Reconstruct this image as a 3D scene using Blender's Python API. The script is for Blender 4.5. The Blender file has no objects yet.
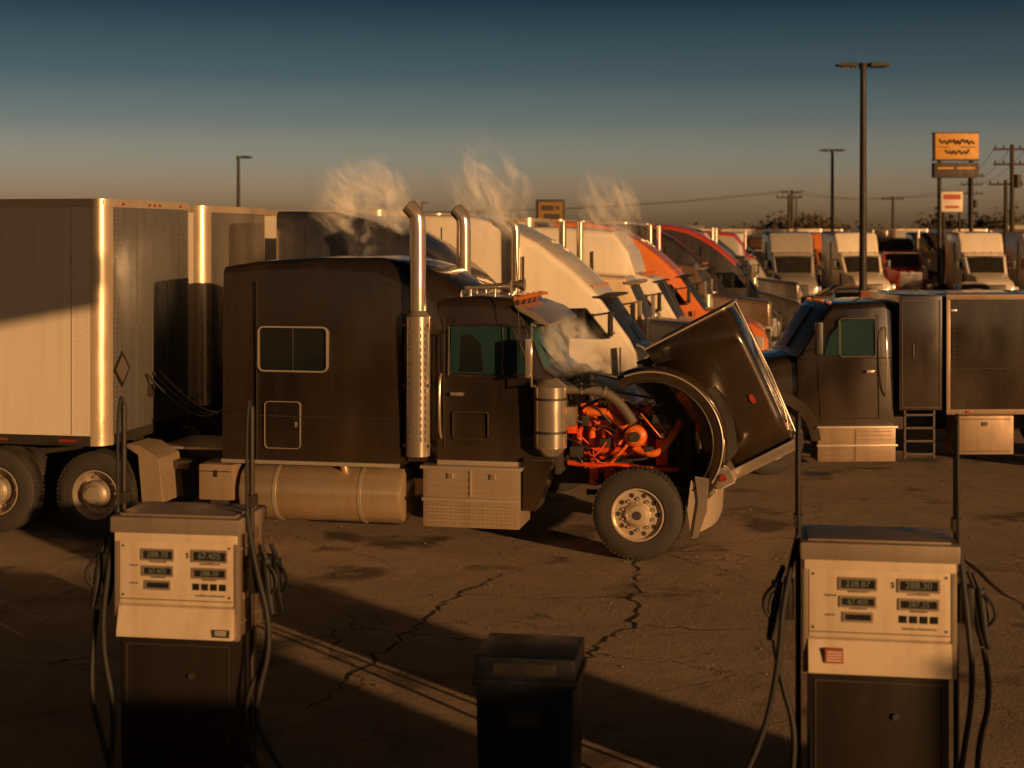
import bpy, bmesh, math, random
from mathutils import Vector, Matrix
random.seed(7)
R=math.radians
sc=bpy.context.scene
col=sc.collection

# ---------------------------------------------------------------- materials
def nt(name):
    m=bpy.data.materials.new(name); m.use_nodes=True
    t=m.node_tree; b=t.nodes['Principled BSDF']; return m,t,b
def pm(name,c,rough=.5,metal=0.,dirt=.35,dcol=(.09,.065,.045),scale=3.,bump=.0,coat=0.,rv=.12,low=0.,zs=.45,spec=None,streak=0.):
    m,t,b=nt(name); N=t.nodes; L=t.links
    tc=N.new('ShaderNodeTexCoord'); n=N.new('ShaderNodeTexNoise')
    n.inputs['Scale'].default_value=scale; n.inputs['Detail'].default_value=5; n.inputs['Roughness'].default_value=.6
    mp=N.new('ShaderNodeMapping'); mp.inputs['Scale'].default_value=(1,1,zs)
    L.new(tc.outputs['Object'],mp.inputs['Vector']); L.new(mp.outputs[0],n.inputs['Vector'])
    mr=N.new('ShaderNodeMapRange'); mr.inputs[1].default_value=.3; mr.inputs[2].default_value=.85
    mr.inputs[3].default_value=0; mr.inputs[4].default_value=dirt
    L.new(n.outputs[0],mr.inputs[0]); fac=mr.outputs[0]
    def add(x):
        a=N.new('ShaderNodeMath'); a.operation='ADD'; a.use_clamp=True
        L.new(fac,a.inputs[0]); L.new(x,a.inputs[1]); return a.outputs[0]
    if low>0:
        s=N.new('ShaderNodeSeparateXYZ'); L.new(tc.outputs['Object'],s.inputs[0])
        m2=N.new('ShaderNodeMapRange'); m2.inputs[1].default_value=.3; m2.inputs[2].default_value=1.9
        m2.inputs[3].default_value=low; m2.inputs[4].default_value=0; L.new(s.outputs[2],m2.inputs[0]); fac=add(m2.outputs[0])
    if streak>0:
        mq=N.new('ShaderNodeMapping'); mq.inputs['Scale'].default_value=(9,9,.5); L.new(tc.outputs['Object'],mq.inputs[0])
        n3=N.new('ShaderNodeTexNoise'); n3.inputs['Scale'].default_value=1.; n3.inputs['Detail'].default_value=3; L.new(mq.outputs[0],n3.inputs['Vector'])
        m3=N.new('ShaderNodeMapRange'); m3.inputs[1].default_value=.5; m3.inputs[2].default_value=.8; m3.inputs[4].default_value=streak; L.new(n3.outputs[0],m3.inputs[0]); fac=add(m3.outputs[0])
    mx=N.new('ShaderNodeMix'); mx.data_type='RGBA'
    mx.inputs[6].default_value=(*c,1); mx.inputs[7].default_value=(*dcol,1)
    L.new(fac,mx.inputs[0]); L.new(mx.outputs[2],b.inputs['Base Color'])
    b.inputs['Metallic'].default_value=metal
    if spec is not None: b.inputs['Specular IOR Level'].default_value=spec
    r2=N.new('ShaderNodeMapRange'); r2.inputs[3].default_value=max(.02,rough-rv); r2.inputs[4].default_value=min(1,rough+rv)
    r2.inputs[1].default_value=.3; r2.inputs[2].default_value=.7
    L.new(n.outputs[0],r2.inputs[0]); L.new(r2.outputs[0],b.inputs['Roughness'])
    if coat: b.inputs['Coat Weight'].default_value=coat; b.inputs['Coat Roughness'].default_value=.08
    if bump:
        bp=N.new('ShaderNodeBump'); bp.inputs['Strength'].default_value=bump; bp.inputs['Distance'].default_value=.02
        L.new(n.outputs[0],bp.inputs['Height']); L.new(bp.outputs[0],b.inputs['Normal'])
    return m
BLK=pm('black_dusty_paint',(.009,.0078,.007),.22,0,.36,(.075,.046,.024),1.1,.06,.8,low=.25,streak=.12)
BLK2=pm('black_trim',(.010,.010,.010),.45,0,.3)
CHR=pm('worn_chrome',(.74,.64,.52),.18,.82,.22,(.32,.22,.14),3,.0,rv=.07)
WHE=pm('polished_wheel',(.68,.57,.44),.28,.55,.3,(.26,.18,.11),3,.0,rv=.07)
ALU=pm('brushed_aluminium',(.5,.43,.34),.36,.6,.3,(.28,.2,.13),4,.03,rv=.08)
TANK=pm('fuel_tank_aluminium',(.66,.51,.33),.24,.72,.45,(.30,.19,.10),2.2,.1,rv=.1,streak=.2)
BOXM=pm('diamond_plate_aluminium',(.48,.37,.25),.32,.55,.55,(.2,.13,.08),3,.15,rv=.1,streak=.3)
BOXD=pm('dull_toolbox_metal',(.24,.17,.11),.45,.45,.6,(.08,.055,.035),3,.1,streak=.4)
RUB=pm('tyre_rubber',(.02,.018,.016),.8,0,.5,(.06,.045,.033),6,.1)
STL=pm('dark_steel',(.05,.043,.037),.55,.6,.4)
FRM=pm('frame_black',(.014,.012,.011),.7,0,.4)
GLS=pm('tinted_glass',(.008,.010,.010),.05,0,.15,(.04,.033,.026),2,rv=.02,spec=.6)
GLW=pm('dusty_windshield',(.012,.013,.013),.3,0,.5,(.05,.04,.03),2,rv=.06,spec=.16)
GLT=pm('windshield_glass',(.02,.105,.115),.07,.25,.3,(.04,.06,.058),2,rv=.03)
GLD=pm('door_glass_tint',(.010,.034,.036),.06,0,.3,(.03,.035,.03),3,rv=.03)
ENG=pm('engine_red_paint',(.72,.075,.010),.4,0,.7,(.10,.02,.008),9,.1)
ENO=pm('engine_orange_pipe',(.80,.16,.02),.33,0,.6,(.15,.03,.01),9)
GRY=pm('cast_grey',(.2,.17,.14),.5,.5,.4)
TRW=pm('trailer_white_skin',(.62,.56,.47),.32,.15,.35,(.42,.33,.23),.9,.08,low=.1,streak=.3)
TRF=pm('trailer_nose_skin',(.19,.19,.185),.3,.5,.6,(.10,.08,.06),1.3,.14,streak=.4)
TRA=pm('trailer_edge_aluminium',(.64,.51,.36),.32,.6,.3,(.36,.25,.15),2.5)
RED=pm('red_lens',(.22,.02,.012),.4,0,.2)
AMB=pm('amber_lens',(.4,.12,.02),.3,0,.1)
LMP=pm('headlamp_lens',(.6,.58,.52),.12,.4,.2)
SEAM=pm('seam_gap',(.01,.009,.008),.8,0,.1)
def paint(n,c): return pm(n,c,.28,0,.3,(.15,.11,.07),1.2,0,.6,low=.25,streak=.15)

# ---------------------------------------------------------------- helpers
def root(name,loc=(0,0,0),rz=0):
    e=bpy.data.objects.new(name,None); e.location=loc; e.rotation_euler=(0,0,rz); e.empty_display_size=.3
    col.objects.link(e); return e
def obj(name,me,parent,mats):
    o=bpy.data.objects.new(name,me); col.objects.link(o)
    for m in (mats if isinstance(mats,(list,tuple)) else [mats]): me.materials.append(m)
    if parent: o.parent=parent
    return o
def fin(bm,name,smooth=35):
    bmesh.ops.recalc_face_normals(bm,faces=bm.faces)
    me=bpy.data.meshes.new(name); bm.to_mesh(me); bm.free()
    if smooth:
        for p in me.polygons: p.use_smooth=True
        me.set_sharp_from_angle(angle=R(smooth))
    return me
def addbox(bm,x0,x1,y0,y1,z0,z1,bev=0):
    r=bmesh.ops.create_cube(bm,size=1)
    for v in r['verts']:
        v.co=Vector(((x0+x1)/2+v.co.x*(x1-x0),(y0+y1)/2+v.co.y*(y1-y0),(z0+z1)/2+v.co.z*(z1-z0)))
    if bev:
        es=set()
        for v in r['verts']: es.update(v.link_edges)
        bmesh.ops.bevel(bm,geom=list(es),offset=bev,segments=2,affect='EDGES',profile=.7)
def box(name,x0,x1,y0,y1,z0,z1,mat,par,bev=.01):
    bm=bmesh.new(); addbox(bm,x0,x1,y0,y1,z0,z1,bev); return obj(name,fin(bm,name),par,mat)
def boxes(name,lst,mat,par,bev=.0):
    bm=bmesh.new()
    for b in lst: addbox(bm,*b,bev)
    return obj(name,fin(bm,name),par,mat)
def addcyl(bm,p0,p1,r0,r1=None,seg=20,cap=True):
    p0=Vector(p0);p1=Vector(p1); r1=r0 if r1 is None else r1
    d=p1-p0; M=Matrix.Translation((p0+p1)/2)@d.to_track_quat('Z','Y').to_matrix().to_4x4()
    bmesh.ops.create_cone(bm,cap_ends=cap,segments=seg,radius1=r0,radius2=r1,depth=d.length,matrix=M)
def cyl(name,p0,p1,r,mat,par,r1=None,seg=24):
    bm=bmesh.new(); addcyl(bm,p0,p1,r,r1,seg); return obj(name,fin(bm,name),par,mat)
def cyls(name,lst,mat,par,seg=14):
    bm=bmesh.new()
    for c in lst: addcyl(bm,c[0],c[1],c[2],c[3] if len(c)>3 else None,seg)
    return obj(name,fin(bm,name),par,mat)
def tube(name,pts,r,mat,par,spl='NURBS'):
    cu=bpy.data.curves.new(name,'CURVE'); cu.dimensions='3D'; cu.bevel_depth=r; cu.bevel_resolution=3; cu.use_fill_caps=True
    cu.resolution_u=8
    s=cu.splines.new(spl); s.points.add(len(pts)-1)
    for p,q in zip(s.points,pts): p.co=(*q,1)
    if spl=='NURBS': s.use_endpoint_u=True; s.order_u=3
    o=bpy.data.objects.new(name,cu); col.objects.link(o); cu.materials.append(mat)
    if par: o.parent=par
    return o
def prism(name,pts,y0,y1,mat,par,bev=0):
    bm=bmesh.new(); a=[bm.verts.new((x,y0,z)) for x,z in pts]; b=[bm.verts.new((x,y1,z)) for x,z in pts]
    bm.faces.new(a); bm.faces.new(b[::-1]); n=len(pts)
    for i in range(n): bm.faces.new((a[i],b[i],b[(i+1)%n],a[(i+1)%n]))
    if bev: bmesh.ops.bevel(bm,geom=bm.edges[:],offset=bev,segments=2,affect='EDGES')
    return obj(name,fin(bm,name),par,mat)
def text(name,s,size,loc,rot,mat,par,ext=.001):
    cu=bpy.data.curves.new(name,'FONT'); cu.body=s; cu.size=size; cu.align_x='CENTER'; cu.align_y='CENTER'; cu.extrude=ext
    o=bpy.data.objects.new(name,cu); o.location=loc; o.rotation_euler=rot; col.objects.link(o); cu.materials.append(mat)
    if par: o.parent=par
    return o
def loft(name,st,cy,mats,par,fm=None):
    """st: (x,hw_bottom,hw_top,zb,zt,r)"""
    bm=bmesh.new(); rings=[]
    for (x,hb,ht,zb,zt,r) in st:
        pts=[]; rb=min(.05,r)
        def arc(cyy,cz,rr,a0):
            for i in range(5):
                a=R(a0+90*i/4); pts.append((cyy+rr*math.cos(a),cz+rr*math.sin(a)))
        arc(hb-rb,zb+rb,rb,-90)
        arc(ht-r,zt-r,r,0)
        for f in (.5,0,-.5): pts.append(((ht-r)*f,zt+ (0.02 if f==0 else .012)))
        arc(-(ht-r),zt-r,r,90)
        arc(-(hb-rb),zb+rb,rb,180)
        rings.append([bm.verts.new((x,cy+p[0],p[1])) for p in pts])
    n=len(rings[0])
    for i in range(len(rings)-1):
        for j in range(n):
            f=bm.faces.new((rings[i][j],rings[i][(j+1)%n],rings[i+1][(j+1)%n],rings[i+1][j]))
            if fm: f.material_index=fm(i,j)
    bm.faces.new(rings[0]); bm.faces.new(rings[-1][::-1])
    return obj(name,fin(bm,name,32),par,mats)
def lathe(prof,seg=40):
    bm=bmesh.new(); rs=[]
    for r,y in prof:
        rs.append([bm.verts.new((r*math.cos(2*math.pi*k/seg),y,r*math.sin(2*math.pi*k/seg))) for k in range(seg)] if r>1e-4 else [bm.verts.new((0,y,0))])
    for a,b in zip(rs,rs[1:]):
        if len(a)==1 and len(b)==1: continue
        for k in range(seg):
            k2=(k+1)%seg
            if len(a)==1: bm.faces.new((a[0],b[k],b[k2]))
            elif len(b)==1: bm.faces.new((a[k],b[0],a[k2]))
            else: bm.faces.new((a[k],b[k],b[k2],a[k2]))
    return bm
def mk_wheel():
    bm=lathe([(.29,.02),(.32,.0),(.40,-.005),(.47,.01),(.505,.035),(.515,.06),(.515,.22),(.505,.25),(.47,.27),(.40,.28),(.29,.26)],48)
    for k in range(60):
        a=2*math.pi*k/60
        for (ya,yb) in ((.03,.12),(.16,.25)):
            r=bmesh.ops.create_cube(bm,size=1)
            for v in r['verts']:
                x=v.co.x*.034; y=(ya+yb)/2+v.co.y*(yb-ya); z=.512+v.co.z*.016
                v.co=Vector((x*math.cos(a)+z*math.sin(a),y,-x*math.sin(a)+z*math.cos(a)))
    t=fin(bm,'tyre',30); t.materials.append(RUB)
    bm=lathe([(.295,.015),(.30,-.008),(.285,-.01),(.278,.02),(.268,.045),(.15,.035),(.145,.02),(.115,-.02),(.10,-.035),(.04,-.045),(0,-.045)],48)
    for k in range(10):
        a=2*math.pi*(k+.5)/10
        addcyl(bm,(.175*math.cos(a),.06,.175*math.sin(a)),(.175*math.cos(a),.012,.175*math.sin(a)),.015,None,6)
    rm=fin(bm,'rim',30); rm.materials.append(WHE)
    bm=bmesh.new()
    for k in range(10):
        a=2*math.pi*k/10; addcyl(bm,(.222*math.cos(a),.075,.222*math.sin(a)),(.222*math.cos(a),.037,.222*math.sin(a)),.027,None,14)
    addcyl(bm,(0,-.046,0),(0,-.05,0),.05,None,20)
    for k in range(10):
        a=2*math.pi*(k+.5)/10; addcyl(bm,(.175*math.cos(a),.04,.175*math.sin(a)),(.175*math.cos(a),.0352,.175*math.sin(a)),.024,None,10)
    h=fin(bm,'holes',0); h.materials.append(FRM)
    bm=lathe([(.295,.015),(.30,-.005),(.285,-.008),(.27,.05),(.255,.15),(.19,.17),(.16,.15),(.155,.0),(.12,-.02),(.1,-.06),(0,-.07)],40)
    for k in range(10):
        a=2*math.pi*k/10; addcyl(bm,(.215*math.cos(a),.175,.215*math.sin(a)),(.205*math.cos(a),.12,.205*math.sin(a)),.018,None,6)
    d=fin(bm,'dual_rim',30); d.materials.append(ALU)
    return t,rm,h,d
TY,RM,HL,DR=mk_wheel()
def wheel(par,x,y,flip=False,dual=False,nm='wheel',z=.52):
    e=bpy.data.objects.new(nm,None); col.objects.link(e); e.parent=par; e.location=(x,y,z); e.empty_display_size=.1
    if flip: e.rotation_euler=(0,0,math.pi)
    for me,n in ((TY,'tyre'),)+(((DR,'rim'),) if dual else ((RM,'rim'),(HL,'hand_holes'))):
        o=bpy.data.objects.new(n,me); col.objects.link(o); o.parent=e
    if dual:
        o=bpy.data.objects.new('inner_tyre',TY); col.objects.link(o); o.parent=e; o.location=(0,.32,0)
    return e

# ---------------------------------------------------------------- camera
cam=bpy.data.cameras.new('camera'); co=bpy.data.objects.new('camera',cam); col.objects.link(co)
co.location=(0,0,3.67); co.rotation_euler=(R(90),0,0)
cam.sensor_width=36; cam.lens=36*1500/1024; cam.shift_y=-149/1024; cam.clip_end=5000
cam.dof.use_dof=True; cam.dof.focus_distance=16.5; cam.dof.aperture_fstop=1.7
sc.camera=co

# ---------------------------------------------------------------- light
EL=R(7); s=Vector((.646,-.763,0)).normalized()*math.cos(EL)+Vector((0,0,math.sin(EL)))
sl=bpy.data.lights.new('sun','SUN'); so=bpy.data.objects.new('sun',sl); col.objects.link(so)
sl.energy=5; sl.angle=R(.5); sl.color=(1,.52,.2); so.rotation_euler=s.to_track_quat('Z','Y').to_euler()
w=bpy.data.worlds.new('World'); sc.world=w; w.use_nodes=True; t=w.node_tree; N=t.nodes; L=t.links
bg=N['Background']; sky=N.new('ShaderNodeTexSky'); sky.sky_type='NISHITA'; sky.sun_disc=False
sky.sun_elevation=EL; sky.sun_rotation=R(139.7); sky.dust_density=2.5; sky.air_density=1.2; sky.ozone_density=2
tc=N.new('ShaderNodeTexCoord'); sp=N.new('ShaderNodeSeparateXYZ'); L.new(tc.outputs['Generated'],sp.inputs[0])
bw=N.new('ShaderNodeRGBToBW'); L.new(sky.outputs[0],bw.inputs[0])
def ramp(pts,src):
    rp=N.new('ShaderNodeValToRGB'); L.new(src,rp.inputs[0]); e=rp.color_ramp.elements
    e[0].position=pts[0][0]; e[0].color=(*pts[0][1],1); e[1].position=pts[-1][0]; e[1].color=(*pts[-1][1],1)
    for p,c in pts[1:-1]: q=e.new(p); q.color=(*c,1)
    return rp.outputs[0]
anti=ramp([(0,(.84,.49,.22)),(.02,(.70,.45,.235)),(.045,(.37,.325,.235)),(.075,(.145,.175,.16)),(.105,(.060,.096,.108)),(.155,(.013,.032,.050)),(.3,(.006,.010,.015)),(1,(.002,.003,.004))],sp.outputs[2])
sunw=ramp([(0,(.22,.12,.055)),(.15,(.17,.11,.065)),(.4,(.03,.026,.022)),(1,(.002,.003,.004))],sp.outputs[2])
az=N.new('ShaderNodeMapRange'); az.inputs[1].default_value=-.35; az.inputs[2].default_value=.35; az.interpolation_type='SMOOTHSTEP'; L.new(sp.outputs[1],az.inputs[0])
mz=N.new('ShaderNodeMix'); mz.data_type='RGBA'; L.new(az.outputs[0],mz.inputs[0]); L.new(sunw,mz.inputs[6]); L.new(anti,mz.inputs[7])
m4=N.new('ShaderNodeVectorMath'); m4.operation='SCALE'; L.new(mz.outputs[2],m4.inputs[0]); m4.inputs['Scale'].default_value=4
mx=N.new('ShaderNodeVectorMath'); mx.operation='SCALE'; L.new(m4.outputs[0],mx.inputs[0]); L.new(bw.outputs[0],mx.inputs['Scale'])
L.new(mx.outputs[0],bg.inputs[0]); bg.inputs[1].default_value=.12
sc.view_settings.view_transform='Standard'; sc.view_settings.look='None'; sc.view_settings.exposure=0

# ---------------------------------------------------------------- ground
def ground():
    m,t,b=nt('worn_asphalt'); N=t.nodes; L=t.links
    tc=N.new('ShaderNodeTexCoord')
    def noise(s,d=6,r=.6):
        n=N.new('ShaderNodeTexNoise'); n.inputs['Scale'].default_value=s; n.inputs['Detail'].default_value=d; n.inputs['Roughness'].default_value=r
        L.new(tc.outputs['Object'],n.inputs['Vector']); return n
    def mrange(src,a,b2,c,d):
        x=N.new('ShaderNodeMapRange'); x.inputs[1].default_value=a;x.inputs[2].default_value=b2;x.inputs[3].default_value=c;x.inputs[4].default_value=d
        L.new(src,x.inputs[0]); return x.outputs[0]
    def mix(f,a,b2,bt='MIX'):
        x=N.new('ShaderNodeMix'); x.data_type='RGBA'; x.blend_type=bt
        if isinstance(f,float): x.inputs[0].default_value=f
        else: L.new(f,x.inputs[0])
        for v,i in ((a,6),(b2,7)):
            if isinstance(v,tuple): x.inputs[i].default_value=(*v,1)
            else: L.new(v,x.inputs[i])
        return x.outputs[2]
    def mth(op,a,b2):
        x=N.new('ShaderNodeMath'); x.operation=op
        for v,i in ((a,0),(b2,1)):
            if isinstance(v,(int,float)): x.inputs[i].default_value=v
            else: L.new(v,x.inputs[i])
        return x.outputs[0]
    big=noise(.22,5); mid=noise(1.7,8,.7); fine=noise(38,4,.8); stain=noise(.75,5,.55); agg=noise(140,2,.8)
    c=mix(mrange(big.outputs[0],.35,.65,0,1),(.20,.145,.105),(.34,.255,.185))
    c=mix(mrange(mid.outputs[0],.4,.7,0,.65),c,(.12,.09,.07))
    c=mix(mrange(fine.outputs[0],.42,.75,0,.85),c,(.50,.38,.27))
    c=mix(mrange(agg.outputs[0],.55,.7,0,.6),c,(.5,.4,.3))
    c=mix(mrange(fine.outputs[0],.45,.25,0,.7),c,(.05,.038,.03))
    c=mix(mrange(stain.outputs[0],.57,.65,0,.8),c,(.05,.038,.03))
    wob=noise(1.3,6,.7)
    va=N.new('ShaderNodeVectorMath'); va.operation='MULTIPLY_ADD'; L.new(wob.outputs['Color'],va.inputs[0]); va.inputs[1].default_value=(.9,.9,0); L.new(tc.outputs['Object'],va.inputs[2])
    def crack(sc_,w0,w1):
        v=N.new('ShaderNodeTexVoronoi'); v.feature='DISTANCE_TO_EDGE'; v.inputs['Scale'].default_value=sc_; L.new(va.outputs[0],v.inputs['Vector'])
        return mrange(v.outputs[0],w0,w1,1,0)
    k1=mth('MULTIPLY',crack(.28,.0006,.0035),mrange(noise(.5,3).outputs[0],.4,.6,.15,1))
    k2=mth('MULTIPLY',crack(1.5,.003,.014),mrange(noise(.33,3).outputs[0],.53,.62,0,1))
    cr=mth('MAXIMUM',k1,k2)
    c=mix(mth('MULTIPLY',cr,.9),c,(.012,.01,.009))
    L.new(c,b.inputs['Base Color'])
    L.new(mrange(mid.outputs[0],.3,.7,.6,.9),b.inputs['Roughness'])
    h=mth('ADD',mth('MULTIPLY',fine.outputs[0],.012),mth('ADD',mth('MULTIPLY',mid.outputs[0],.045),mth('MULTIPLY',cr,-.03)))
    bp=N.new('ShaderNodeBump'); bp.inputs['Strength'].default_value=.85; bp.inputs['Distance'].default_value=1; L.new(h,bp.inputs['Height']); L.new(bp.outputs[0],b.inputs['Normal'])
    bm=bmesh.new(); bmesh.ops.create_grid(bm,x_segments=4,y_segments=4,size=2500)
    me=fin(bm,'ground',0); obj('ground',me,None,m)
ground()
CRK=pm('crack_dark',(.008,.007,.006),.95,0,.2)
def crackmesh(pts,wd):
    bm=bmesh.new(); prev=None; out=[]
    for i in range(len(pts)-1):
        a=Vector(pts[i]);b=Vector(pts[i+1]); n=9
        for k in range(n): out.append(a.lerp(b,k/n)+Vector((random.uniform(-.07,.07),random.uniform(-.07,.07))))
    out.append(Vector(pts[-1]))
    for i,p in enumerate(out):
        d=(out[min(i+1,len(out)-1)]-out[max(i-1,0)]).normalized(); nrm=Vector((-d.y,d.x))
        ww=wd*random.uniform(.2,1)*(1 if 0<i<len(out)-1 else .1)
        v=(bm.verts.new((*(p+nrm*ww),.004)),bm.verts.new((*(p-nrm*ww),.004)))
        if prev: bm.faces.new((prev[0],prev[1],v[1],v[0]))
        prev=v
    return obj('asphalt_crack',fin(bm,'crack',0),None,CRK)
crackmesh([(1.9,19.5),(1.45,17.2),(1.35,16.2),(1.25,15.2),(1.15,14.1),(.75,13.3),(.55,12.8)],.026)
crackmesh([(-.1,16.3),(-.5,15.4),(-.75,14.7),(-1.0,13.7),(-1.3,12.6),(-1.6,11.6)],.018)
crackmesh([(1.15,14.1),(1.9,13.9),(3.0,14.2),(4.4,14.0)],.010)
crackmesh([(4.2,9.2),(4.1,11.5),(5.0,14.5),(5.2,18.5)],.02)
crackmesh([(-.5,15.4),(.2,15.1),(1.25,15.2)],.009)
bm=bmesh.new()
for _ in range(500):
    x=random.uniform(-6,7); y=random.uniform(9.5,24); r_=random.choice((.005,.007,.01,.014))
    q=bmesh.ops.create_icosphere(bm,subdivisions=1,radius=r_)
    for v in q['verts']: v.co=Vector((x+v.co.x*random.uniform(.7,1.4),y+v.co.y*random.uniform(.7,1.4),.002+max(0,v.co.z)*.8))
obj('loose_gravel',fin(bm,'g',0),None,pm('grit',(.2,.155,.115),.9))

# ---------------------------------------------------------------- hero tractor
TH=R(-11.5); U=Vector((math.cos(TH),math.sin(TH),0)); V=Vector((-math.sin(TH),math.cos(TH),0)); O=Vector((1.41,16.87,0))
T=root('semi_truck',O,TH)
CY=1.22
boxes('frame_rails',[(-8.6,.75,.78,.86,.72,1.0),(-8.6,.75,1.58,1.66,.72,1.0)]+[(x,x+.1,.86,1.58,.76,.96) for x in (-8.4,-7.25,-6.1,-5.2,-3.8,-2.4,.4)],FRM,T,.008)
cyl('front_axle',(0,.25,.52),(0,2.2,.52),.07,FRM,T)
for x in (-6.6,-7.92):
    cyl('drive_axle',(x,.3,.52),(x,2.15,.52),.1,FRM,T); wheel(T,x,0,dual=True); wheel(T,x,2.44,True,True)
wheel(T,0,0); wheel(T,0,2.44,True)
sl_st=[(-5.02,1.06,1.0,.98,3.24,.10),(-5.0,1.12,1.08,.96,3.29,.10),(-4.6,1.15,1.12,.96,3.35,.12),(-3.8,1.16,1.13,.96,3.40,.14),(-3.1,1.16,1.12,.96,3.40,.18),(-2.78,1.15,1.06,.96,3.34,.26)]
loft('sleeper_body',sl_st,CY,BLK,T)
loft('roof_fairing',[(-2.778,1.1,1.05,2.5,3.34,.26),(-2.55,1.08,1.0,2.5,3.28,.28),(-2.35,1.06,.95,2.5,3.17,.28),(-2.15,1.02,.88,2.6,3.02,.2)],CY,BLK,T)
def side_y(z): return .06+(z-.96)/(3.2-.96)*.04
bm=bmesh.new()
addbox(bm,-4.55,-4.542,.045,.075,1.0,3.12); addbox(bm,-4.98,-2.8,.05,.075,1.52,1.53)
obj('sleeper_seams',fin(bm,'s',0),T,SEAM)
box('sleeper_sill',-4.99,-2.79,.035,.075,.955,1.0,ALU,T,.006)
bm=bmesh.new()
for x in (-4.9,-4.62,-4.48,-2.9):
    for k in range(26):
        z=1.08+k*.08; y=side_y(z); addcyl(bm,(x,y+.01,z),(x,y-.004,z),.006,None,6)
for zz in (3.1,1.1):
    for k in range(26): addcyl(bm,(-4.85+k*.078,side_y(zz)+.01,zz),(-4.85+k*.078,side_y(zz)-.004,zz),.006,None,6)
obj('rivets',fin(bm,'r',0),T,BLK)
def rrect(x0,x1,z0,z1,r,n=5):
    p=[]
    for cx,cz,a0 in ((x1-r,z0+r,-90),(x1-r,z1-r,0),(x0+r,z1-r,90),(x0+r,z0+r,180)):
        for i in range(n): a=R(a0+90*i/(n-1)); p.append((cx+r*math.cos(a),cz+r*math.sin(a)))
    return p
def frame_ring(name,x0,x1,z0,z1,r,wd,y0,y1,mat,par):
    o=rrect(x0,x1,z0,z1,r); i=rrect(x0+wd,x1-wd,z0+wd,z1-wd,max(.005,r-wd)); bm=bmesh.new()
    A=[[bm.verts.new((x,y,z)) for x,z in q] for q in (o,i) for y in (y0,y1)]
    n=len(o)
    for k in range(n):
        k2=(k+1)%n
        for a,b in ((0,2),(1,3),(0,1),(2,3)): bm.faces.new((A[a][k],A[a][k2],A[b][k2],A[b][k]))
    return obj(name,fin(bm,name,30),par,mat)
frame_ring('sleeper_window_frame',-4.53,-3.66,2.05,2.59,.07,.018,.035,.12,ALU,T)
prism('sleeper_window_glass',rrect(-4.51,-3.68,2.07,2.57,.05),.06,.12,GLS,T)
box('window_divider',-4.105,-4.09,.05,.1,2.07,2.57,STL,T,0)
frame_ring('hatch_frame',-4.45,-4.0,1.14,1.70,.05,.008,.046,.1,ALU,T)
prism('hatch_door',rrect(-4.43,-4.02,1.16,1.68,.04),.055,.1,BLK,T)
box('hatch_latch',-4.07,-4.04,.04,.06,1.4,1.46,CHR,T,.004)
# cab
cab=[(-2.40,1.02,.98,1.02,2.86,.10),(-2.36,1.05,1.0,1.0,2.92,.11),(-1.9,1.06,.99,1.0,2.96,.13),(-1.5,1.05,.97,1.0,2.92,.13),(-1.38,1.04,.95,1.0,2.78,.10),(-1.12,1.03,.98,1.0,2.12,.06),(-.98,.98,.95,1.0,2.02,.06)]
loft('cab_body',cab,CY,[BLK,GLT],T,lambda i,j:1 if (i==4 and 9<=j<=12) else 0)
box('firewall',-.99,-.93,.3,2.14,.9,1.9,FRM,T,.01)
cyls('windshield_divider',[((-1.375,CY,2.82),(-1.11,CY,2.16),.02)],BLK2,T)
cyls('wiper',[((-1.1,.9,2.15),(-1.24,.55,2.42),.01),((-1.1,1.7,2.15),(-1.24,1.4,2.42),.01)],BLK2,T,8)
prism('door_glass',[(-2.2,2.06),(-1.28,2.06),(-1.36,2.3),(-1.5,2.6),(-2.2,2.6)],.18,.28,GLD,T)
prism('seat_behind_glass',[(-2.1,2.08),(-1.82,2.08),(-1.84,2.4),(-1.95,2.52),(-2.08,2.5)],.1765,.19,GLS,T)
bm=bmesh.new()
for a,b in (((-2.23,.18,2.03),(-1.24,.18,2.03)),((-1.24,.18,2.03),(-1.36,.19,2.36)),((-1.36,.19,2.36),(-1.5,.2,2.63)),((-1.5,.2,2.63),(-2.23,.2,2.63)),((-2.23,.2,2.63),(-2.23,.18,2.03)),((-1.59,.18,2.05),(-1.59,.19,2.6))): addcyl(bm,a,b,.014,None,8)
obj('door_window_trim',fin(bm,'t'),T,BLK2)
bm=bmesh.new()
for a,b in (((-2.28,.165,1.2),(-2.28,.165,2.7)),((-2.28,.165,1.2),(-1.3,.165,1.2)),((-1.3,.165,1.2),(-1.2,.17,2.0))): addcyl(bm,a,b,.007,None,6)
obj('door_seam',fin(bm,'t'),T,SEAM)
frame_ring('door_panel_trim',-2.18,-1.75,1.3,1.62,.04,.01,.15,.2,STL,T)
box('door_handle',-2.2,-2.05,.13,.19,1.8,1.84,CHR,T,.008)
box('cab_sill',-2.36,-1.3,.15,.2,1.0,1.05,ALU,T,.005)
tube('grab_handle',[(-2.32,.18,1.3),(-2.32,.1,1.35),(-2.32,.1,2.0),(-2.32,.18,2.05)],.014,CHR,T)
prism('sun_visor',[(-1.46,2.86),(-1.42,2.80),(-1.05,2.60),(-1.04,2.64),(-1.2,2.77)],.2,2.24,CHR,T,.006)
for y in (.45,.83,1.22,1.6,2.0):
    cyl('roof_marker_light',(-1.5,y,2.93),(-1.38,y,2.93),.03,AMB,T,.015,12)
for y in (.75,1.6):
    cyls('air_horn',[((-2.2,y,3.03),(-1.75,y,3.05),.022,.03),((-1.75,y,3.05),(-1.6,y,3.05),.03,.08),((-2.1,y,3.03),(-2.1,y,2.93),.02),((-1.8,y,3.03),(-1.8,y,2.93),.02)],CHR,T)
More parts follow.
